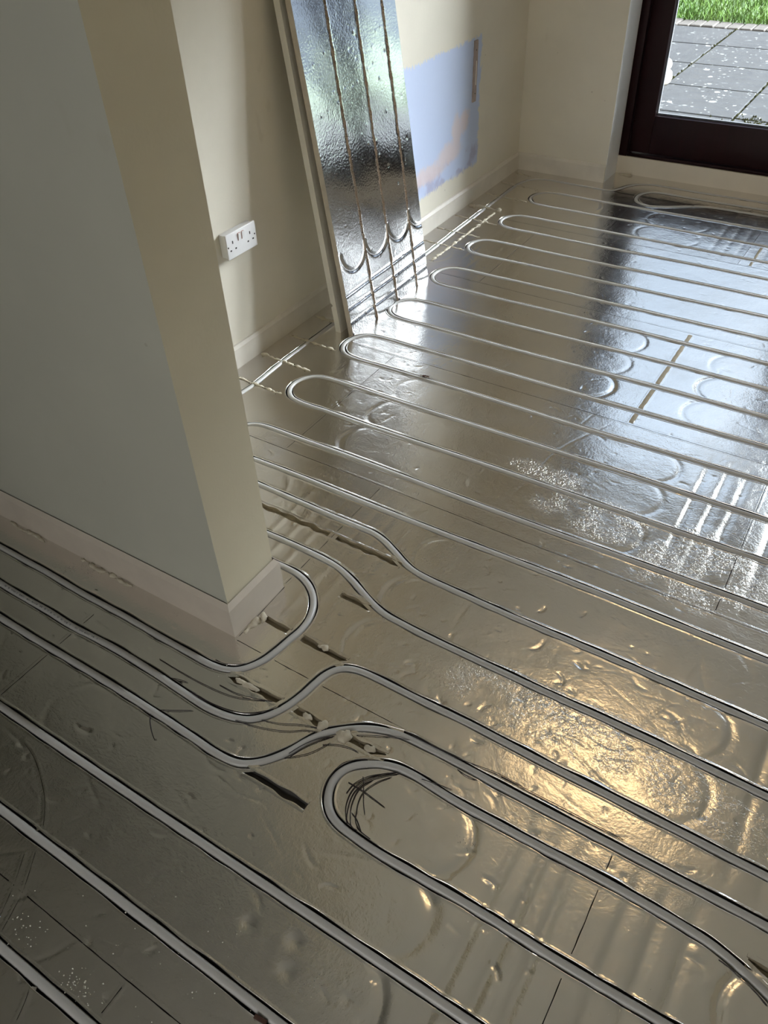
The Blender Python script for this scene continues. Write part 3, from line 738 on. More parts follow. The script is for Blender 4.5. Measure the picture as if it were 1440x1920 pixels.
def ribbon(P, prof, wob=0.0, mats=None, wl=0.03, capped=True):
    """sweep a cross-section (offset, z above the dented sheet or absolute, follow flag) along both sides of P"""
    global nbase
    n = len(P); N = normals2(P)
    taper = np.minimum(1.0, np.minimum(np.arange(n), np.arange(n)[::-1]) / 3.0) if capped else np.ones(n)
    s = np.arange(n) * 0.008
    full = [(-o_, z_, f_, wf) for o_, z_, f_, wf in prof] + [(o_, z_, f_, wf) for o_, z_, f_, wf in prof[::-1] if o_ > 0]
    def wobble():
        ph = RNG.uniform(0, 6.28, 6); fr_ = RNG.uniform(0.4, 2.4, 6) / wl
        w_ = sum(np.sin(s * f_ + p_) for f_, p_ in zip(fr_, ph)) / 3.0
        return w_ * wob
    wl_, wr_ = wobble(), wobble()
    rows = []
    for o_, z_, f_, wf in full:
        off = o_ + (wr_ if o_ > 0 else -wl_) * wf
        X = P[:, 0] + N[:, 0] * off; Y = P[:, 1] + N[:, 1] * off
        Zv = hsample(X, Y) + z_ if f_ else z_ * taper - 0.0004 * (1 - taper)
        rows.append(np.column_stack([X, Y, Zv]))
    V = np.stack(rows, 1).reshape(-1, 3); k = len(full)
    idx = nbase + np.arange(n * k).reshape(n, k)
    Q = np.stack([idx[:-1, :-1], idx[:-1, 1:], idx[1:, 1:], idx[1:, :-1]], -1)[:, :, :]
    mi = np.zeros((n - 1, k - 1), np.int32)
    half = len(prof)
    for c in range(k - 1):
        q = min(abs(full[c][0]), abs(full[c + 1][0])); q2 = max(abs(full[c][0]), abs(full[c + 1][0]))
        for lim, m_ in mats: 
            if q2 <= lim + 1e-9: mi[:, c] = m_
    FV.append(V); FF.append(Q.reshape(-1, 4)); FMI.append(mi.reshape(-1))
    nbase += n * k
ALLP = np.vstack([q[::2] for q, _ in PIPES])
def clear_of_pipes(P, r):
    d = np.full(len(P), 1e9)
    for i in range(0, len(P), 64):
        d[i:i + 64] = np.sqrt(((P[i:i + 64, None, :2] - ALLP[None]) ** 2).sum(-1)).min(1)
    return d > r
def clipgrid(P, m=0.0, clear=0.0):
    k = (P[:, 0] > GX0 + m) & (P[:, 0] < GX1 - m) & (P[:, 1] > GY0 + m) & (P[:, 1] < GY1 - m)
    if clear: k &= clear_of_pipes(P, clear)
    idx = np.where(k)[0]
    if len(idx) == 0: return []
    cuts = np.where(np.diff(idx) > 1)[0]
    parts = np.split(idx, cuts + 1)
    return [P[q] for q in parts if len(q) > 3]
PIPE_PROF = [(0.0215, -0.0005, 1, 0), (0.0175, 0.0000, 1, 0), (0.0150, 0.0003, 1, 0.6), (0.0130, 0.0009, 1, 1), (0.0123, 0.0005, 1, 1), (0.0118, -0.0015, 0, 1), (0.0105, -0.0100, 0, 0.2), (0.0065, -0.0165, 0, 0), (0.0, -0.0180, 0, 0)]
for P, lb in PIPES:
    for q in clipgrid(P, 0.004):
        ribbon(q, PIPE_PROF, 0.0011, [(0.0118, 3)], capped=False)
        carve(q, 0.0165, False)
SEAM = [(0.013, -0.0004, 1, 0), (0.007, 0.0000, 1, 0), (0.0020, 0.0003, 1, 0.5), (0.0010, 0.0002, 1, 1), (0.0008, -0.0030, 0, 1), (0.0, -0.0060, 0, 0)]
def seam(pts, hw=0.0009, wob=0.0003, mat=1, dep=0.006):
    P = resample(pts, 0.004)
    pr = [(hw + 0.012, -0.0004, 1, 0), (hw + 0.006, 0.0, 1, 0), (hw + 0.0012, 0.0003, 1, 0.5), (hw, 0.0002, 1, 1), (hw * 0.9, -dep * 0.5, 0, 1), (0.0, -dep, 0, 0)]
    for q in clipgrid(P, 0.004, 0.0155):
        ribbon(q, pr, wob, [(hw, mat)]); carve(q, hw + 0.0075)
SEAMS = [[(-1.374, 1.50), (-1.372, 2.150)], [(-1.016, 1.030), (-1.010, 1.486)], [(-1.56, 1.497), (-1.0, 1.494), (-0.5, 1.488), (0.69, 1.486)],
         [(-1.57, 2.160), (-1.1, 2.156), (-0.55, 2.154), (0.0, 2.153), (0.69, 2.152)], [(-1.57, 2.840), (-1.1, 2.830), (-0.5, 2.826), (0.69, 2.825)],
         [(-1.376, 3.490), (-1.376, 2.845)], [(-1.57, 3.502), (-1.2, 3.501), (-0.4, 3.503), (0.69, 3.503)], [(-1.10, 3.98), (-1.104, 3.51)],
         [(-0.473, 3.90), (-0.483, 3.51)], [(-0.043, 2.145), (-0.039, 1.495)], [(-0.041, 0.81), (-0.039, 0.15)],
         [(-1.008, 0.821), (-0.9, 0.819), (-0.74, 0.817), (-0.544, 0.817), (-0.2, 0.818), (0.69, 0.818)], [(-1.374, 0.70), (-1.372, 0.15)],
         [(-2.1, 0.145), (-1.025, 0.144), (-0.678, 0.141), (0.0, 0.141), (0.69, 0.141)], [(-0.677, 0.134), (-0.678, -0.05)], [(-1.007, 0.826), (-1.011, 1.024)]]
for s in SEAMS: seam(s)
seam([(-0.484, 2.162), (-0.480, 2.818)], 0.0075, 0.0008, 2, -0.0011)
seam([(-0.432, 3.733), (-0.433, 3.512)], 0.0055, 0.0008, 2, -0.0011)
for s in SCRATCH: seam(catmull(s, 0.008), 0.0005, 0.0003, 1, 0.003)
def egroove(pts, hw=0.0085, wob=0.0024, mat=2, dep=0.011):
    P = resample(pts, 0.004)
    pr = [(hw + 0.015, -0.0005, 1, 0), (hw + 0.008, 0.0, 1, 0), (hw + 0.003, 0.0012, 1, 0.6), (hw, 0.0008, 1, 1), (hw * 0.85, -dep * 0.4, 0, 0.8), (hw * 0.6, -dep * 0.9, 0, 0), (0.0, -dep, 0, 0)]
    for q in clipgrid(P, 0.004, 0.0155):
        ribbon(q, pr, wob, [(hw, mat)]); carve(q, hw + 0.0085)
EGROOVES = [[(-1.6, 1.245), (-1.2, 1.245), (-0.79, 1.241)], [(-0.872, 1.075), (-0.745, 1.071)], [(-1.0, 0.912), (-0.90, 0.906)], [(-0.882, 0.908), (-0.735, 0.903)], [(-0.962, 0.729), (-0.795, 0.734)], [(-0.766, 0.735), (-0.665, 0.734)], [(-0.62, 0.736), (-0.49, 0.738)], [(0.19, 0.727), (0.69, 0.727)]]
for s in EGROOVES: egroove(s)
egroove([(-0.765, 0.5615), (-0.6, 0.561)], 0.0075, 0.0026, 1, 0.011)
egroove([(-1.275, 4.090), (-1.0, 4.088), (-0.83, 4.088)], 0.004, 0.0012, 3, 0.004)
FOAMLINES = [[(-1.80, 1.752), (-1.60, 1.742)], [(-1.818, 1.925), (-1.60, 1.912)], [(-1.815, 2.088), (-1.60, 2.078)], [(-1.812, 2.257), (-1.70, 2.256)], [(-1.816, 3.955), (-1.60, 3.930)], [(-1.818, 3.771), (-1.595, 3.757)], [(-1.816, 3.590), (-1.655, 3.592)], [(-1.816, 3.440), (-1.60, 3.424)], [(-1.818, 3.262), (-1.60, 3.254)], [(-1.815, 3.106), (-1.60, 3.096)], [(-1.812, 4.120), (-1.72, 4.104)], [(-1.654, 3.555), (-1.657, 2.93)]]
for s in FOAMLINES: egroove(s, 0.0055, 0.0018, 2, 0.006)

keep = DM > 0
# nothing under the solid stub wall and left wall
XX, YY = np.meshgrid(cxg, cyg)
keep &= ~((XX < -1.06) & (YY > 0.86) & (YY < 0.985)) & ~((XX < -1.86) & (YY > 0.985))
Xg, Yg = np.meshgrid(gx, gy)
Zg = hsample(Xg, Yg)
GV = np.column_stack([Xg.ravel(), Yg.ravel(), Zg.ravel()])
ids = np.arange(NXg * NYg).reshape(NYg, NXg)
GQ = np.stack([ids[:-1, :-1], ids[:-1, 1:], ids[1:, 1:], ids[1:, :-1]], -1)[keep]
used = np.zeros(len(GV), bool); used[GQ.ravel()] = True
remap = np.cumsum(used) - 1
GV = GV[used]; GQ = remap[GQ]
RV = np.vstack(FV); RQ = np.vstack(FF) + len(GV); RM = np.concatenate(FMI)
# plain continuation of the floor beyond the closely modelled part
ov = [(GX1, -2.2, 0), (1.46, -2.2, 0), (1.46, YF, 0), (GX1, YF, 0), (GX1, YD, 0), (0.974, YF, 0), (0.974, YD, 0), (-3.0, -2.2, 0), (GX1, GY0, 0), (-3.0, GY0, 0), (GX0, GY0, 0), (GX0, 0.84, 0), (-3.0, 0.84, 0)]
oq = [(0, 1, 2, 3), (3, 5, 6, 4), (7, 0, 8, 9), (9, 10, 11, 12)]
AV = np.vstack([GV, RV, np.array(ov, float)])
AQ = np.vstack([GQ, RQ, np.array(oq) + len(GV) + len(RV)]).astype(np.int32)
AM = np.concatenate([np.zeros(len(GQ), np.int32), RM.astype(np.int32), np.zeros(len(oq), np.int32)])
me = bpy.data.meshes.new('floor')
me.vertices.add(len(AV)); me.vertices.foreach_set('co', AV.astype(np.float32).ravel())
me.loops.add(AQ.size); me.loops.foreach_set('vertex_index', AQ.ravel())
me.polygons.add(len(AQ)); me.polygons.foreach_set('loop_start', np.arange(0, AQ.size, 4, dtype=np.int32))
me.polygons.foreach_set('material_index', AM)
me.polygons.foreach_set('use_smooth', np.ones(len(AQ), bool))
me.update(calc_edges=True); me.validate()
for k in ('foil', 'gap', 'tan', 'channel'): me.materials.append(M[k])
me.set_sharp_from_angle(angle=math.radians(50))
fo = bpy.data.objects.new('floor', me); COL.objects.link(fo)
tag(fo, kind='structure')

# the pipes themselves
for P, lb in PIPES:
    P3 = np.column_stack([P, np.full(len(P), PZ)])
    s = np.arange(len(P)) * 0.008
    P3[:, 2] += 0.0006 * np.sin(s * 3.1 + len(P))
    # thin the straights
    N = normals2(P); turn = np.abs(np.r_[0, N[1:, 0] * N[:-1, 1] - N[1:, 1] * N[:-1, 0]])
    sel = np.zeros(len(P), bool); sel[::4] = True; sel[turn > 0.004] = True; sel[0] = sel[-1] = True
    V, F = tube_data(P3[sel], PR, 16)
    o = pydata('heating_pipe', V - np.array([P3[0, 0], P3[0, 1], 0]), F, M['pipe'], smooth=True, loc=(P3[0, 0], P3[0, 1], 0))
    tag(o, lb, 'pipe', G)
    if 'printed marks' in lb:
        vv, ff = [], []
        x = -1.66
        while x < -1.30:
            L_ = random.choice((0.0015, 0.002, 0.004)); 
            if random.random() < 0.8:
                yc = float(np.interp(x, P[:400, 0], P[:400, 1])) - 0.0015
                for a0_, a1_ in ((-0.0022, 0.0014),):
                    b0 = len(vv)
                    for (dx, dy) in ((0, a0_), (L_, a0_), (L_, a1_), (0, a1_)):
                        zt = PZ + math.sqrt(max(0, (PR + 0.00025) ** 2 - (dy - 0.0015) ** 2)) + 0.0006
                        vv.append((x + dx - P3[0, 0], yc + dy - P3[0, 1], zt))
                    ff.append((b0, b0 + 1, b0 + 2, b0 + 3))
            x += L_ + random.choice((0.0012, 0.002, 0.002, 0.009))
        tag(pydata('printed_lettering', vv, ff, M['print'], o), kind='stuff')

# ================================================================== DRIED FILLER FOAM
def foam_bead(P, r0, r1, name='filler_foam'):
    P = resample(P, 0.006); n = len(P)
    P = P + RNG.normal(0, 0.0012, P.shape)
    s = np.arange(n)
    w_ = sum(np.sin(s * f_ + p_) for f_, p_ in zip(RNG.uniform(0.2, 1.3, 5), RNG.uniform(0, 6, 5))) / 2.2
    r = np.clip(r0 + (r1 - r0) * (w_ * 0.5 + 0.35), r0 * 0.5, r1); r[0] = r[-1] = r0 * 0.4
    P3 = np.column_stack([P, -0.001 + r * 0.15])
    V, F = tube_data(P3, r, 9)
    V = V + RNG.normal(0, 0.0009, V.shape)
    V[:, 2] = np.where(V[:, 2] > 0, V[:, 2] * 0.75, V[:, 2] * 0.4)
    c = P3[0].copy(); c[2] = 0
    return pydata(name, V - c, F, M['foam'], smooth=True, loc=c)
FG = 'filler foam strips by the left wall'
for s, lb, ra in zip(FOAMLINES, ('strip of dried filler foam on floor nearest the cream wall end', 'strip of dried filler foam second from the cream wall end', 'strip of dried filler foam third from the cream wall end, before the leaning boards', 'stub of dried filler foam against the skirting behind the white board',
                         'thin filler foam strip crossing the wall pipe nearest the far corner bend', 'thin filler foam strip leading to the far corner pipe loop', 'fat filler foam strip with blobs halfway along the far left skirting', 'filler foam strip just nearer than the fat blobs', 'thin filler foam strip leading to the third loop from the far wall', 'thin filler foam strip beside the far edge of the leaning board', 'short filler foam line right in the far left corner', 'lumpy filler foam line in the board joint parallel to the left wall'),
                     (1, 1.1, 1, 1.3, .8, .9, 1.9, .9, .8, .8, .7, 1.25)):
    tag(foam_bead(s + [(s[-1][0] + 0.018, s[-1][1])] if s[0][0] != s[-1][0] and len(s) == 2 and abs(s[0][0] - s[1][0]) > 0.05 else s, 0.0034 * ra, 0.0076 * ra), lb, 'filler foam', FG)
for s, ra, lb in (([(-1.812, 1.765), (-1.79, 1.752)], 2.0, 'blob of filler foam at the skirting, half behind the wall end'),
                  ([(-1.819, 1.925), (-1.795, 1.922)], 1.9, 'blob of filler foam at the skirting midway between wall end and boards'),
                  ([(-1.806, 3.575), (-1.775, 3.585)], 2.2, 'round blob of filler foam by the far left skirting'),
                  ([(-1.755, 3.60), (-1.735, 3.60)], 1.8, 'smaller round blob beside the wall pipe'),
                  ([(-1.002, 0.845), (-1.000, 0.905)], 1.5, 'torn filler foam along the foot of the cream wall end'),
                  ([(-1.000, 0.905), (-0.985, 0.913)], 2.0, 'pale foam lump at middle of the wall end foot'),
                  ([(-0.822, 0.911), (-0.795, 0.909)], 1.7, 'foam lump in the open groove right of the bending pipe'),
                  ([(-0.93, 0.730), (-0.86, 0.731)], 1.1, 'tan foam smear in the groove inside the first bend'),
                  ([(-0.74, 0.735), (-0.715, 0.735)], 1.6, 'foam lump in the groove between two S-bends, upper'),
                  ([(-0.692, 0.735), (-0.672, 0.733)], 1.9, 'foam lump squeezed against the S-bend pipe'),
                  ([(-0.648, 0.733), (-0.612, 0.736)], 2.1, 'largest foam lump, just above the open loop'),
                  ([(-0.575, 0.736), (-0.550, 0.737)], 1.2, 'small foam lump at top of the open loop'),
                  ([(-1.31, 4.350), (-1.235, 4.345)], 1.3, 'crumbly foam strip in the corner by the door reveal')):
    tag(foam_bead(s, 0.0040 * ra, 0.0080 * ra), lb, 'filler foam', 'filler foam lumps')
# foam and plaster squeezed out under the grey-green skirting
for (a, b_), lb in (((-1.86, -1.70), 'torn foam edge under skirting at the left frame edge'), ((-1.56, -1.46), 'ragged foam under the middle of the grey-green wall skirting'), ((-1.46, -1.36), 'thin crumbly foam under skirting near the wall end')):
    P = [(x, 0.818 + 0.003 * math.sin(x * 60)) for x in np.linspace(a, b_, 12)]
    tag(foam_bead(P, 0.003, 0.008), lb, 'filler foam', 'foam under the grey-green wall')

# ================================================================== LEANING BOARDS
def lean_matrix(px, py, slope):
    u = Vector((-slope, 0, 1)).normalized(); n = Vector((1, 0, slope)).normalized(); s_ = Vector((0, 1, 0))
    return Matrix(((s_.x, u.x, n.x, px), (s_.y, u.y, n.y, py), (s_.z, u.z, n.z, 0), (0, 0, 0, 1)))
SL = 0.138; BW, BL, BT = 0.577, 1.34, 0.024
root = empty('insulation_board'); root.matrix_world = lean_matrix(-1.587, 2.2005, SL)
tag(root, 'foil-faced insulation board with long brown slots leaning on the left wall', 'insulation board')
core_bm = bmesh.new(); box(core_bm, 0.003, BW - 0.003, 0.0008, BL, -BT, -0.0125)
for e in (0,):
    pass
bmobj('foam_core', core_bm, M['edge_foam'], root)
# foil facing: dented sheet with three cut slots
FR = 0.002
fx = np.arange(0, BW + 1e-6, FR); fy = np.arange(0, BL + 1e-6, FR)
FX, FY = np.meshgrid(fx, fy)
FZ = np.zeros_like(FX)
SLOTS = [(0.169, 0.0), (0.328, 0.0), (0.487, 0.0)]
def fstamp(P, w_, d):
    global FZ
    best = np.full(FX.shape, 1e9)
    lo = P.min(0) - w_ * 4; hi = P.max(0) + w_ * 4
    i0, i1 = np.searchsorted(fx, lo[0]), np.searchsorted(fx, hi[0]); j0, j1 = np.searchsorted(fy, lo[1]), np.searchsorted(fy, hi[1])
    sx, sy = FX[j0:j1, i0:i1], FY[j0:j1, i0:i1]
    bb = np.full(sx.shape, 1e9)
    for a, c in P: bb = np.minimum(bb, (sx - a) ** 2 + (sy - c) ** 2)
    FZ[j0:j1, i0:i1] -= d * np.exp(-bb / w_ ** 2)
for cx in (0.089, 0.2485, 0.4075, 0.567):
    fstamp(circ(cx, 0.310, 0.080, math.pi + 0.05, 2 * math.pi - 0.05, 60), 0.0075, 0.0032)
    fstamp(circ(cx, BL - 0.2, 0.080, 0.05, math.pi - 0.05, 60), 0.0075, 0.0025)
for tz in (0.052, 0.108, 0.160):
    fstamp(np.column_stack([np.linspace(0, BW, 120), np.full(120, tz)]), 0.0075, 0.0034)
for _ in range(60):
    cx, cz = random.uniform(0.02, BW - .02), random.uniform(0.02, BL - .05)
    fstamp(np.array([(cx, cz)]), random.uniform(.003, .007), random.choice((-1, 1)) * random.uniform(.0003, .0009))
FZ += 0.0007 * np.sin(FX * 21 + FY * 9) * np.sin(FY * 17) 
slotw = {}
for k, (sx, _) in enumerate(SLOTS):
    s = fy
    wl_ = 0.0052 + 0.0013 * np.sin(s * 70 + k) + 0.001 * np.sin(s * 171 + 2 * k) + 0.0006 * RNG.normal(0, 1, len(s))
    wr_ = 0.0052 + 0.0013 * np.sin(s * 61 + 2 + k) + 0.001 * np.sin(s * 143 + k) + 0.0006 * RNG.normal(0, 1, len(s))
    cen = sx - 0.004 * np.sin(s * 2.5 + k)
    # move the two grid columns nearest the edges onto the cut
    d = FX - cen[:, None]
    lip = np.exp(-np.minimum((d + wl_[:, None]) ** 2, (d - wr_[:, None]) ** 2) / 0.0035 ** 2)
    FZ += 0.0006 * lip
    inside = (d > -wl_[:, None]) & (d < wr_[:, None])
    FZ = np.where(inside, -0.0055, FZ)
nxb, nyb = len(fx), len(fy)
ids = np.arange(nxb * nyb).reshape(nyb, nxb)
Q = np.stack([ids[:-1, :-1], ids[:-1, 1:], ids[1:, 1:], ids[1:, :-1]], -1).reshape(-1, 4)
V = np.column_stack([FX.ravel(), FY.ravel(), FZ.ravel()])
low = V[:, 2] < -0.0045
qm = (low[Q].sum(1) > 0).astype(np.int32)
me = bpy.data.meshes.new('foil_facing')
# turned-down rim so that the facing has thickness
rim = np.concatenate([ids[0, :], ids[1:, -1], ids[-1, -2::-1], ids[-2:0:-1, 0]])
RVv = V[rim].copy(); RVv[:, 2] = -0.0125
b0 = len(V); nr = len(rim)
RQq = np.array([(rim[i], b0 + i, b0 + (i + 1) % nr, rim[(i + 1) % nr]) for i in range(nr)])
V = np.vstack([V, RVv]); Q = np.vstack([Q, RQq]); qm = np.concatenate([qm, np.full(nr, 2, np.int32)])
me.vertices.add(len(V)); me.vertices.foreach_set('co', V.astype(np.float32).ravel())
me.loops.add(Q.size); me.loops.foreach_set('vertex_index', Q.astype(np.int32).ravel())
me.polygons.add(len(Q)); me.polygons.foreach_set('loop_start', np.arange(0, Q.size, 4, dtype=np.int32))
me.polygons.foreach_set('material_index', qm); me.polygons.foreach_set('use_smooth', np.ones(len(Q), bool))
me.update(calc_edges=True); me.validate()
for k in ('boardfoil', 'slot', 'edge_foam'): me.materials.append(M[k])
me.set_sharp_from_angle(angle=math.radians(45))
link(bpy.data.objects.new('foil_facing', me), root)

# plain white board behind it, with a groove notch along its back
SW = 0.1236; WT = 0.0235; WL = 1.262
prof = [(0, 0), (0, WL), (-WT, WL), (-WT, 0.118)] + [(-WT + 0.0075 * math.sin(a), 0.110 + 0.0075 * math.cos(a)) for a in np.linspace(0.0, math.pi, 8)] + [(-WT, 0.102), (-WT, 0)]
bm = bmesh.new()
ra = [bm.verts.new((0, p[1], p[0])) for p in prof]; rb = [bm.verts.new((0.572, p[1], p[0])) for p in prof]
bm.faces.new(ra); bm.faces.new(rb[::-1])
for i in range(len(prof)): bm.faces.new((ra[i], ra[(i + 1) % len(prof)], rb[(i + 1) % len(prof)], rb[i]))
o = bmobj('foam_board', bm, M['white_foam']); o.matrix_world = lean_matrix(-1.6435, 2.197, SW)
tag(o, 'plain white foam board leaning behind the foil-faced board', 'foam board')

# ================================================================== DOUBLE SOCKET
sk = empty('double_socket', (XW, 1.897, 0.405)); tag(sk, 'white double power socket with two switches low on the left wall', 'socket')
S = lambda y_, z_: (y_ - 1.897, z_ - 0.405)
bm = bmesh.new(); box(bm, 0.0, 0.026, -0.0715, 0.0715, 0.003, 0.081, 0.003)
bmobj('back_box', bm, M['socket'], sk, True, 35)
bm = bmesh.new(); box(bm, 0.0255, 0.034, -0.0755, 0.0755, 0.0, 0.0845, 0.003, 3)
bmobj('face_plate', bm, M['socket'], sk, True, 35)
def slot(bm, y_, z_, w_, h_):
    a, c = S(y_, z_); box(bm, 0.0335, 0.0343, a - w_ / 2, a + w_ / 2, c - h_ / 2, c + h_ / 2)
for ey, ez, pins in ((1.852, 0.458, ((1.839, 0.433), (1.864, 0.434))), (1.940, 0.459, ((1.927, 0.434), (1.953, 0.435)))):
    bm = bmesh.new(); slot(bm, ey, ez, 0.0045, 0.0095)
    for py, pz in pins: slot(bm, py, pz, 0.0072, 0.0048)
    bmobj('pin_slots', bm, M['hole'], sk)
for yy_ in (1.887, 1.9055):
    a, c = S(yy_, 0.4655)
    bm = bmesh.new()
    pr = [(0.033, -0.012), (0.0355, -0.012), (0.0385, 0.012), (0.033, 0.012)]
    ra = [bm.verts.new((p[0], a - 0.006, c + p[1])) for p in pr]; rb = [bm.verts.new((p[0], a + 0.006, c + p[1])) for p in pr]
    bm.faces.new(ra); bm.faces.new(rb[::-1])
    for i in range(4): bm.faces.new((ra[i], ra[(i + 1) % 4], rb[(i + 1) % 4], rb[i]))
    sw = bmobj('rocker_switch', bm, M['socket'], sk)
    bm = bmesh.new(); box(bm, 0.0335, 0.0353, a - 0.0072, a - 0.0059, c - 0.012, c + 0.0125); box(bm, 0.0335, 0.0353, a - 0.0059, a + 0.005, c + 0.0119, c + 0.0132)
    bmobj('red_edge', bm, M['red'], sw)
for yy_, zz_ in ((1.828, 0.4465), (1.963, 0.4475)):
    a, c = S(yy_, zz_)
    bm = bmesh.new(); bmesh.ops.create_cone(bm, cap_ends=True, segments=12, radius1=0.0028, radius2=0.0028, depth=0.001, matrix=Matrix.Translation((0.034, a, c)) @ Matrix.Rotation(math.pi / 2, 4, 'Y'))
    bmobj('screw', bm, M['hole'], sk)

# ================================================================== TIMBER STRIP ON THE WALL
bt = empty('timber_strip', (XW, 3.628, 0.468)); tag(bt, 'narrow bare timber strip with screw holes on the blue wall patch', 'timber strip')
bm = bmesh.new()
n = 14; left = []; right = []
for i in range(n + 1):
    tz = i / n * 0.252; left.append((-0.016 + 0.006 * i / n * 0.5 + random.uniform(-.0015, .0015), tz)); right.append((0.014 + 0.004 * i / n + random.uniform(-.0015, .0015), tz))
outl = left + right[::-1]
fa = [bm.verts.new((0.007, p[0], p[1])) for p in outl]; ba = [bm.verts.new((0.0, p[0], p[1])) for p in outl]
bm.faces.new(fa); bm.faces.new(ba[::-1])
for i in range(len(outl)): bm.faces.new((fa[i], fa[(i + 1) % len(outl)], ba[(i + 1) % len(outl)], ba[i]))
bmobj('strip', bm, M['batten'], bt)
for dz in (0.035, 0.214):
    bm = bmesh.new(); bmesh.ops.create_cone(bm, cap_ends=True, segments=10, radius1=0.003, radius2=0.003, depth=0.001, matrix=Matrix.Translation((0.0072, 0.001, dz)) @ Matrix.Rotation(math.pi / 2, 4, 'Y'))
    bmobj('screw_hole', bm, M['hole'], bt)
bm = bmesh.new(); box(bm, 0.0066, 0.0076, 0.002, 0.007, 0.07, 0.17)
bmobj('plaster_smear', bm, M['white_foam'], bt)

# ================================================================== BRISTLES, DEBRIS, CRUMBS
def bristle(P, r=0.0009):
    P = catmull(P, 0.006); n = len(P)
    z = 0.0016 + 0.0012 * np.sin(np.linspace(0, 3.1, n)) + hsample(P[:, 0], P[:, 1])
    dmin = np.full(n, 1e9)
    for q, _ in PIPES:
        k = (np.abs(q[:, 0] - P[:, 0].mean()) < 0.35) & (np.abs(q[:, 1] - P[:, 1].mean()) < 0.3)
        if k.any():
            qq = q[k]; dmin = np.minimum(dmin, np.sqrt(((P[:, None, :] - qq[None]) ** 2).sum(-1)).min(1))
    z = np.where(dmin < PR, np.maximum(z, PZ + np.sqrt(np.maximum(0, PR ** 2 - dmin ** 2)) + 0.001), z)
    P3 = np.column_stack([P, z])
    rr = np.full(n, r); rr[-1] = r * 0.3
    V, F = tube_data(P3, rr, 6)
    c = P3[0].copy()
    return pydata('bristle', V - c, F, M['hair'], smooth=True, loc=c)
BL_S = ['longest curved dark bristle lying below the pipe that rounds the wall end', 'short dark bristle beside the longest one, above the printed pipe', 'lone straight dark bristle lying against the pipe left of the open loop',
        'dark bristle below the printed pipe ending at a foam lump', 'thinner dark bristle just above that one, below the printed pipe', 'dark bristle arching right of the S-bend above the open loop',
        'dark bristle bundle strand under the S-bend, lowest', 'dark bristle strand under the S-bend, with loose tail', 'dark bristle strand hugging the underside of the S-bend', 'small dark bristle stub on the printed pipe, upper of two', 'small dark bristle stub on the printed pipe, lower of two', 'lone hooked dark bristle on open foil below the third pipe', 'dark bristle stuck along the upper edge of the printed pipe bend', 'shorter dark bristle on the printed pipe bend', 'dark bristle on the inside edge of the wall end pipe bend']
for P, lb in zip(HAIRS['pipe_s'], BL_S): tag(bristle(P), lb, 'bristle', 'loose dark bristles by the pipe bends')
BL_O = ['dark bristle lying between the open loop and the pipe above it', 'dark bristle curving round the outside of the open loop', 'dark bristle along the upper side of the pipe above the open loop', 'short dark bristle under the pipe above the open loop', 'dark bristle between the open loop leg and the next pipe', 'fine bristle leaving the pipe right of the open loop', 'long fine bristle along the pipe in the warm reflection', 'dark bristle against the bending pipe in the lower right corner']
for P, lb in zip(HAIRS['loop_out'], BL_O): tag(bristle(P, 0.0008), lb, 'bristle', 'loose dark bristles around the open loop')
BL_I = ['straight diagonal bristle crossing the others inside the open loop', 'upright bristle crossing the diagonal one inside the open loop', 'short bristle curling from the upper left inside the open loop', 'outermost curved bristle inside the open loop', 'second curved bristle from outside in the open loop', 'middle curved bristle inside the open loop', 'innermost curved bristle inside the open loop', 'short lower bristle stub inside the open loop']
for P, lb in zip(HAIRS['loop_in'], BL_I): tag(bristle(P, 0.001), lb, 'bristle', 'dark bristles inside the open loop')
# dark debris clump on a pipe
bm = bmesh.new()
for k in range(9):
    a = random.uniform(0, 6.28); d = random.uniform(0, 0.010)
    bmesh.ops.create_icosphere(bm, subdivisions=1, radius=random.uniform(0.0025, 0.006), matrix=Matrix.Translation((d * 1.5 * math.cos(a), d * math.sin(a), random.uniform(0.001, 0.006))) @ Matrix.Rotation(random.uniform(0, 3), 4, 'X') @ Matrix.Diagonal((random.uniform(.7, 1.6), random.uniform(.5, 1), .6, 1)))
for k in range(7):
    a = random.uniform(0, 6.28); L_ = random.uniform(0.010, 0.024)
    bmesh.ops.create_cone(bm, cap_ends=True, segments=5, radius1=0.0009, radius2=0.0004, depth=L_, matrix=Matrix.Translation((L_ * .5 * math.cos(a), L_ * .4 * math.sin(a), 0.004)) @ Matrix.Rotation(a, 4, 'Z') @ Matrix.Rotation(math.pi / 2, 4, 'Y'))
tag(bmobj('debris_clump', bm, M['chip'], loc=(-1.201, 2.078, 0.003)), 'dark ragged clump of dirt stuck on a pipe near the leaning board', 'debris')
bm = bmesh.new(); box(bm, -0.012, 0.012, -0.004, 0.004, -0.001, 0.003, 0.0012)
o = bmobj('brown_chip', bm, M['chip'], loc=(-0.441, 0.2165, 0.0015)); o.rotation_euler = (0.15, 0.1, 0.12)
tag(o, 'small dark brown chip on the pipe edge at bottom of floor', 'debris')
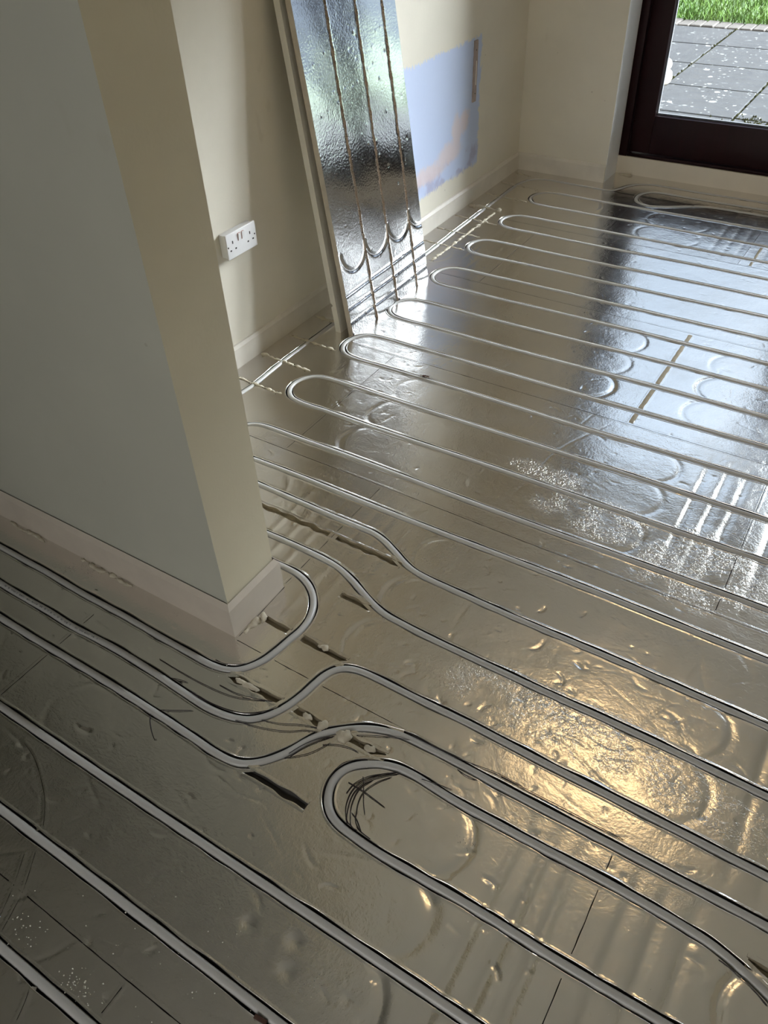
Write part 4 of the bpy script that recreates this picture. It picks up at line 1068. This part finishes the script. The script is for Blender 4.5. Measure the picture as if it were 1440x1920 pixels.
# pale crumbs: too many to count
vv, ff = [], []
def crumb(x, y_, r):
    b0 = len(vv); z0 = float(hsample(x, y_))
    pts = [(math.cos(a) * r * random.uniform(.6, 1.3), math.sin(a) * r * random.uniform(.5, 1.2)) for a in np.linspace(0, 2 * math.pi, 6)[:-1]]
    for px, py in pts: vv.append((x + px, y_ + py, z0 - 0.0003))
    vv.append((x, y_, z0 + r * random.uniform(.5, 1.1)))
    for i in range(5): ff.append((b0 + i, b0 + (i + 1) % 5, b0 + 5))
for _ in range(300): crumb(random.uniform(-1.3, 0.2), random.uniform(-0.02, 0.75), random.uniform(0.0004, 0.0011))
for _ in range(260): crumb(random.uniform(-1.5, 0.3), random.uniform(0.75, 3.8), random.uniform(0.0004, 0.0014))
for cx, cy, s_, n_ in ((-0.747, 0.087, 0.018, 55), (-0.90, 0.09, 0.035, 60), (-0.66, 0.2, 0.12, 60), (-0.5, 0.15, 0.12, 40), (-0.95, 0.72, 0.02, 14)):
    for _ in range(n_): crumb(random.gauss(cx, s_), random.gauss(cy, s_ * .6), random.uniform(0.0005, 0.0019))
o = pydata('foam_crumbs', vv, ff, M['dust']); tag(o, 'pale foam crumbs and dust specks scattered over the foil floor', 'crumbs', None, 'stuff')

# ================================================================== OUTSIDE
PZO = -0.15
bm = bmesh.new(); box(bm, -9, 9, 4.76, 9.05, PZO - 0.2, PZO - 0.012)
tag(bmobj('patio_bed', bm, M['moss']), kind='structure')
bm = bmesh.new()
for i in range(-8, 9):
    for j in range(0, 7):
        xa = -1.815 + 0.69 * i + 0.008; xb = xa + 0.69 - 0.016
        ya = 4.77 + 0.7125 * j + 0.004 if j else 4.77; yb = 4.74 + 0.7125 * (j + 1) - 0.004
        ya = 4.036 + 0.709 * (j + 1) + 0.007; yb = ya + 0.709 - 0.014
        if yb > 9.05: yb = 9.04
        if yb - ya < 0.1: continue
        box(bm, xa, xb, ya, yb, PZO - 0.05, PZO + random.uniform(-0.004, 0.003), 0.006, 1)
tag(bmobj('patio', bm, M['slab']), kind='structure')
bm = bmesh.new()
for i in range(-60, 60):
    xa = -1.8 + i * 0.118
    box(bm, xa + 0.006, xa + 0.112, 9.06, 9.325, PZO - 0.05, PZO + random.uniform(-.004, .006), 0.008, 1)
tag(bmobj('patio_edging', bm, M['brick']), kind='structure')
# moss tufts along the slab joints
vv, ff = [], []
def tuft(x, y_, r, hgt):
    b0 = len(vv); n_ = 6
    for a in np.linspace(0, 2 * math.pi, n_ + 1)[:-1]: vv.append((x + r * math.cos(a) * random.uniform(.7, 1.3), y_ + r * math.sin(a) * random.uniform(.7, 1.3), PZO - 0.01))
    vv.append((x, y_, PZO + hgt))
    for i in range(n_): ff.append((b0 + i, b0 + (i + 1) % n_, b0 + n_))
for i in range(-2, 4):
    xj = -1.815 + 0.69 * i
    for yv in np.arange(4.8, 9.05, 0.012):
        dn = 0.55 + 0.45 * math.sin(yv * 2.3 + i * 1.7)
        if random.random() < 0.75 * dn: tuft(xj + random.gauss(0, .006), yv, random.uniform(.006, .016), random.uniform(.002, .010))
for j in range(1, 7):
    yj = 4.036 + 0.709 * (j + 1)
    for xv in np.arange(-3, 1.5, 0.016):
        if random.random() < 0.30: tuft(xv, yj + random.gauss(0, .004), random.uniform(.005, .010), random.uniform(.001, .005))
for _ in range(60): tuft(-1.02 + random.gauss(0, .09), 6.15 + random.gauss(0, .05), random.uniform(.008, .02), random.uniform(.006, .02))
o = pydata('joint_moss', vv, ff, M['moss']); tag(o, 'green moss growing in the joints between patio slabs', 'moss', None, 'stuff')
bm = bmesh.new(); box(bm, -14, 14, 9.33, 26, PZO - 0.2, PZO - 0.01)
tag(bmobj('lawn', bm, M['soil']), kind='structure')
# grass blades
nb = 30000
bx = RNG.uniform(-3.2, 3.6, nb); by = 9.31 + RNG.power(0.7, nb) * 4.2
hh = RNG.uniform(0.035, 0.085, nb); an = RNG.uniform(0, 2 * np.pi, nb); wd = RNG.uniform(0.003, 0.006, nb); ln = RNG.normal(0, 0.035, (nb, 2))
dx, dy = np.cos(an) * wd, np.sin(an) * wd
z0 = PZO - 0.012
V = np.empty((nb, 5, 3))
V[:, 0] = np.column_stack([bx - dx, by - dy, np.full(nb, z0)]); V[:, 1] = np.column_stack([bx + dx, by + dy, np.full(nb, z0)])
mx_, my_ = bx + ln[:, 0] * .4, by + ln[:, 1] * .4
V[:, 2] = np.column_stack([mx_ + dx * .8, my_ + dy * .8, z0 + hh * .6]); V[:, 3] = np.column_stack([mx_ - dx * .8, my_ - dy * .8, z0 + hh * .6])
V[:, 4] = np.column_stack([bx + ln[:, 0], by + ln[:, 1], z0 + hh])
me = bpy.data.meshes.new('grass')
me.vertices.add(nb * 5); me.vertices.foreach_set('co', V.reshape(-1).astype(np.float32))
b5 = np.arange(nb)[:, None] * 5
L4 = b5 + np.array([0, 1, 2, 3]); L3 = b5 + np.array([3, 2, 4])
loops = np.concatenate([L4.ravel(), L3.ravel()]).astype(np.int32)
starts = np.concatenate([np.arange(nb) * 4, nb * 4 + np.arange(nb) * 3]).astype(np.int32)
me.loops.add(len(loops)); me.loops.foreach_set('vertex_index', loops)
me.polygons.add(nb * 2); me.polygons.foreach_set('loop_start', starts)
me.update(calc_edges=True); me.validate(); me.materials.append(M['grass'])
o = bpy.data.objects.new('grass', me); COL.objects.link(o)
tag(o, 'bright green lawn grass beyond the patio edging blocks', 'grass', None, 'stuff')
# cream stone plinth on the patio, just inside the left edge of the glass
prof = [(0.0, 0.0), (0.165, 0.0), (0.178, 0.015), (0.184, 0.045), (0.176, 0.075), (0.160, 0.088), (0.150, 0.096), (0.163, 0.110), (0.167, 0.130), (0.158, 0.152), (0.135, 0.165), (0.112, 0.180), (0.085, 0.200), (0.0, 0.205)]
n = 40; vv = []; ff = []
for r_, z_ in prof:
    for a in range(n): vv.append((r_ * math.cos(a / n * 2 * math.pi), r_ * math.sin(a / n * 2 * math.pi), z_))
for i in range(len(prof) - 1):
    for a in range(n): ff.append((i * n + a, i * n + (a + 1) % n, (i + 1) * n + (a + 1) % n, (i + 1) * n + a))
o = pydata('garden_plinth', vv, ff, M['urn'], smooth=True, loc=(-1.955, 6.85, PZO))
tag(o, 'cream stone ringed plinth foot on the patio outside the glazed door', 'plinth')
bpy.context.view_layer.update()
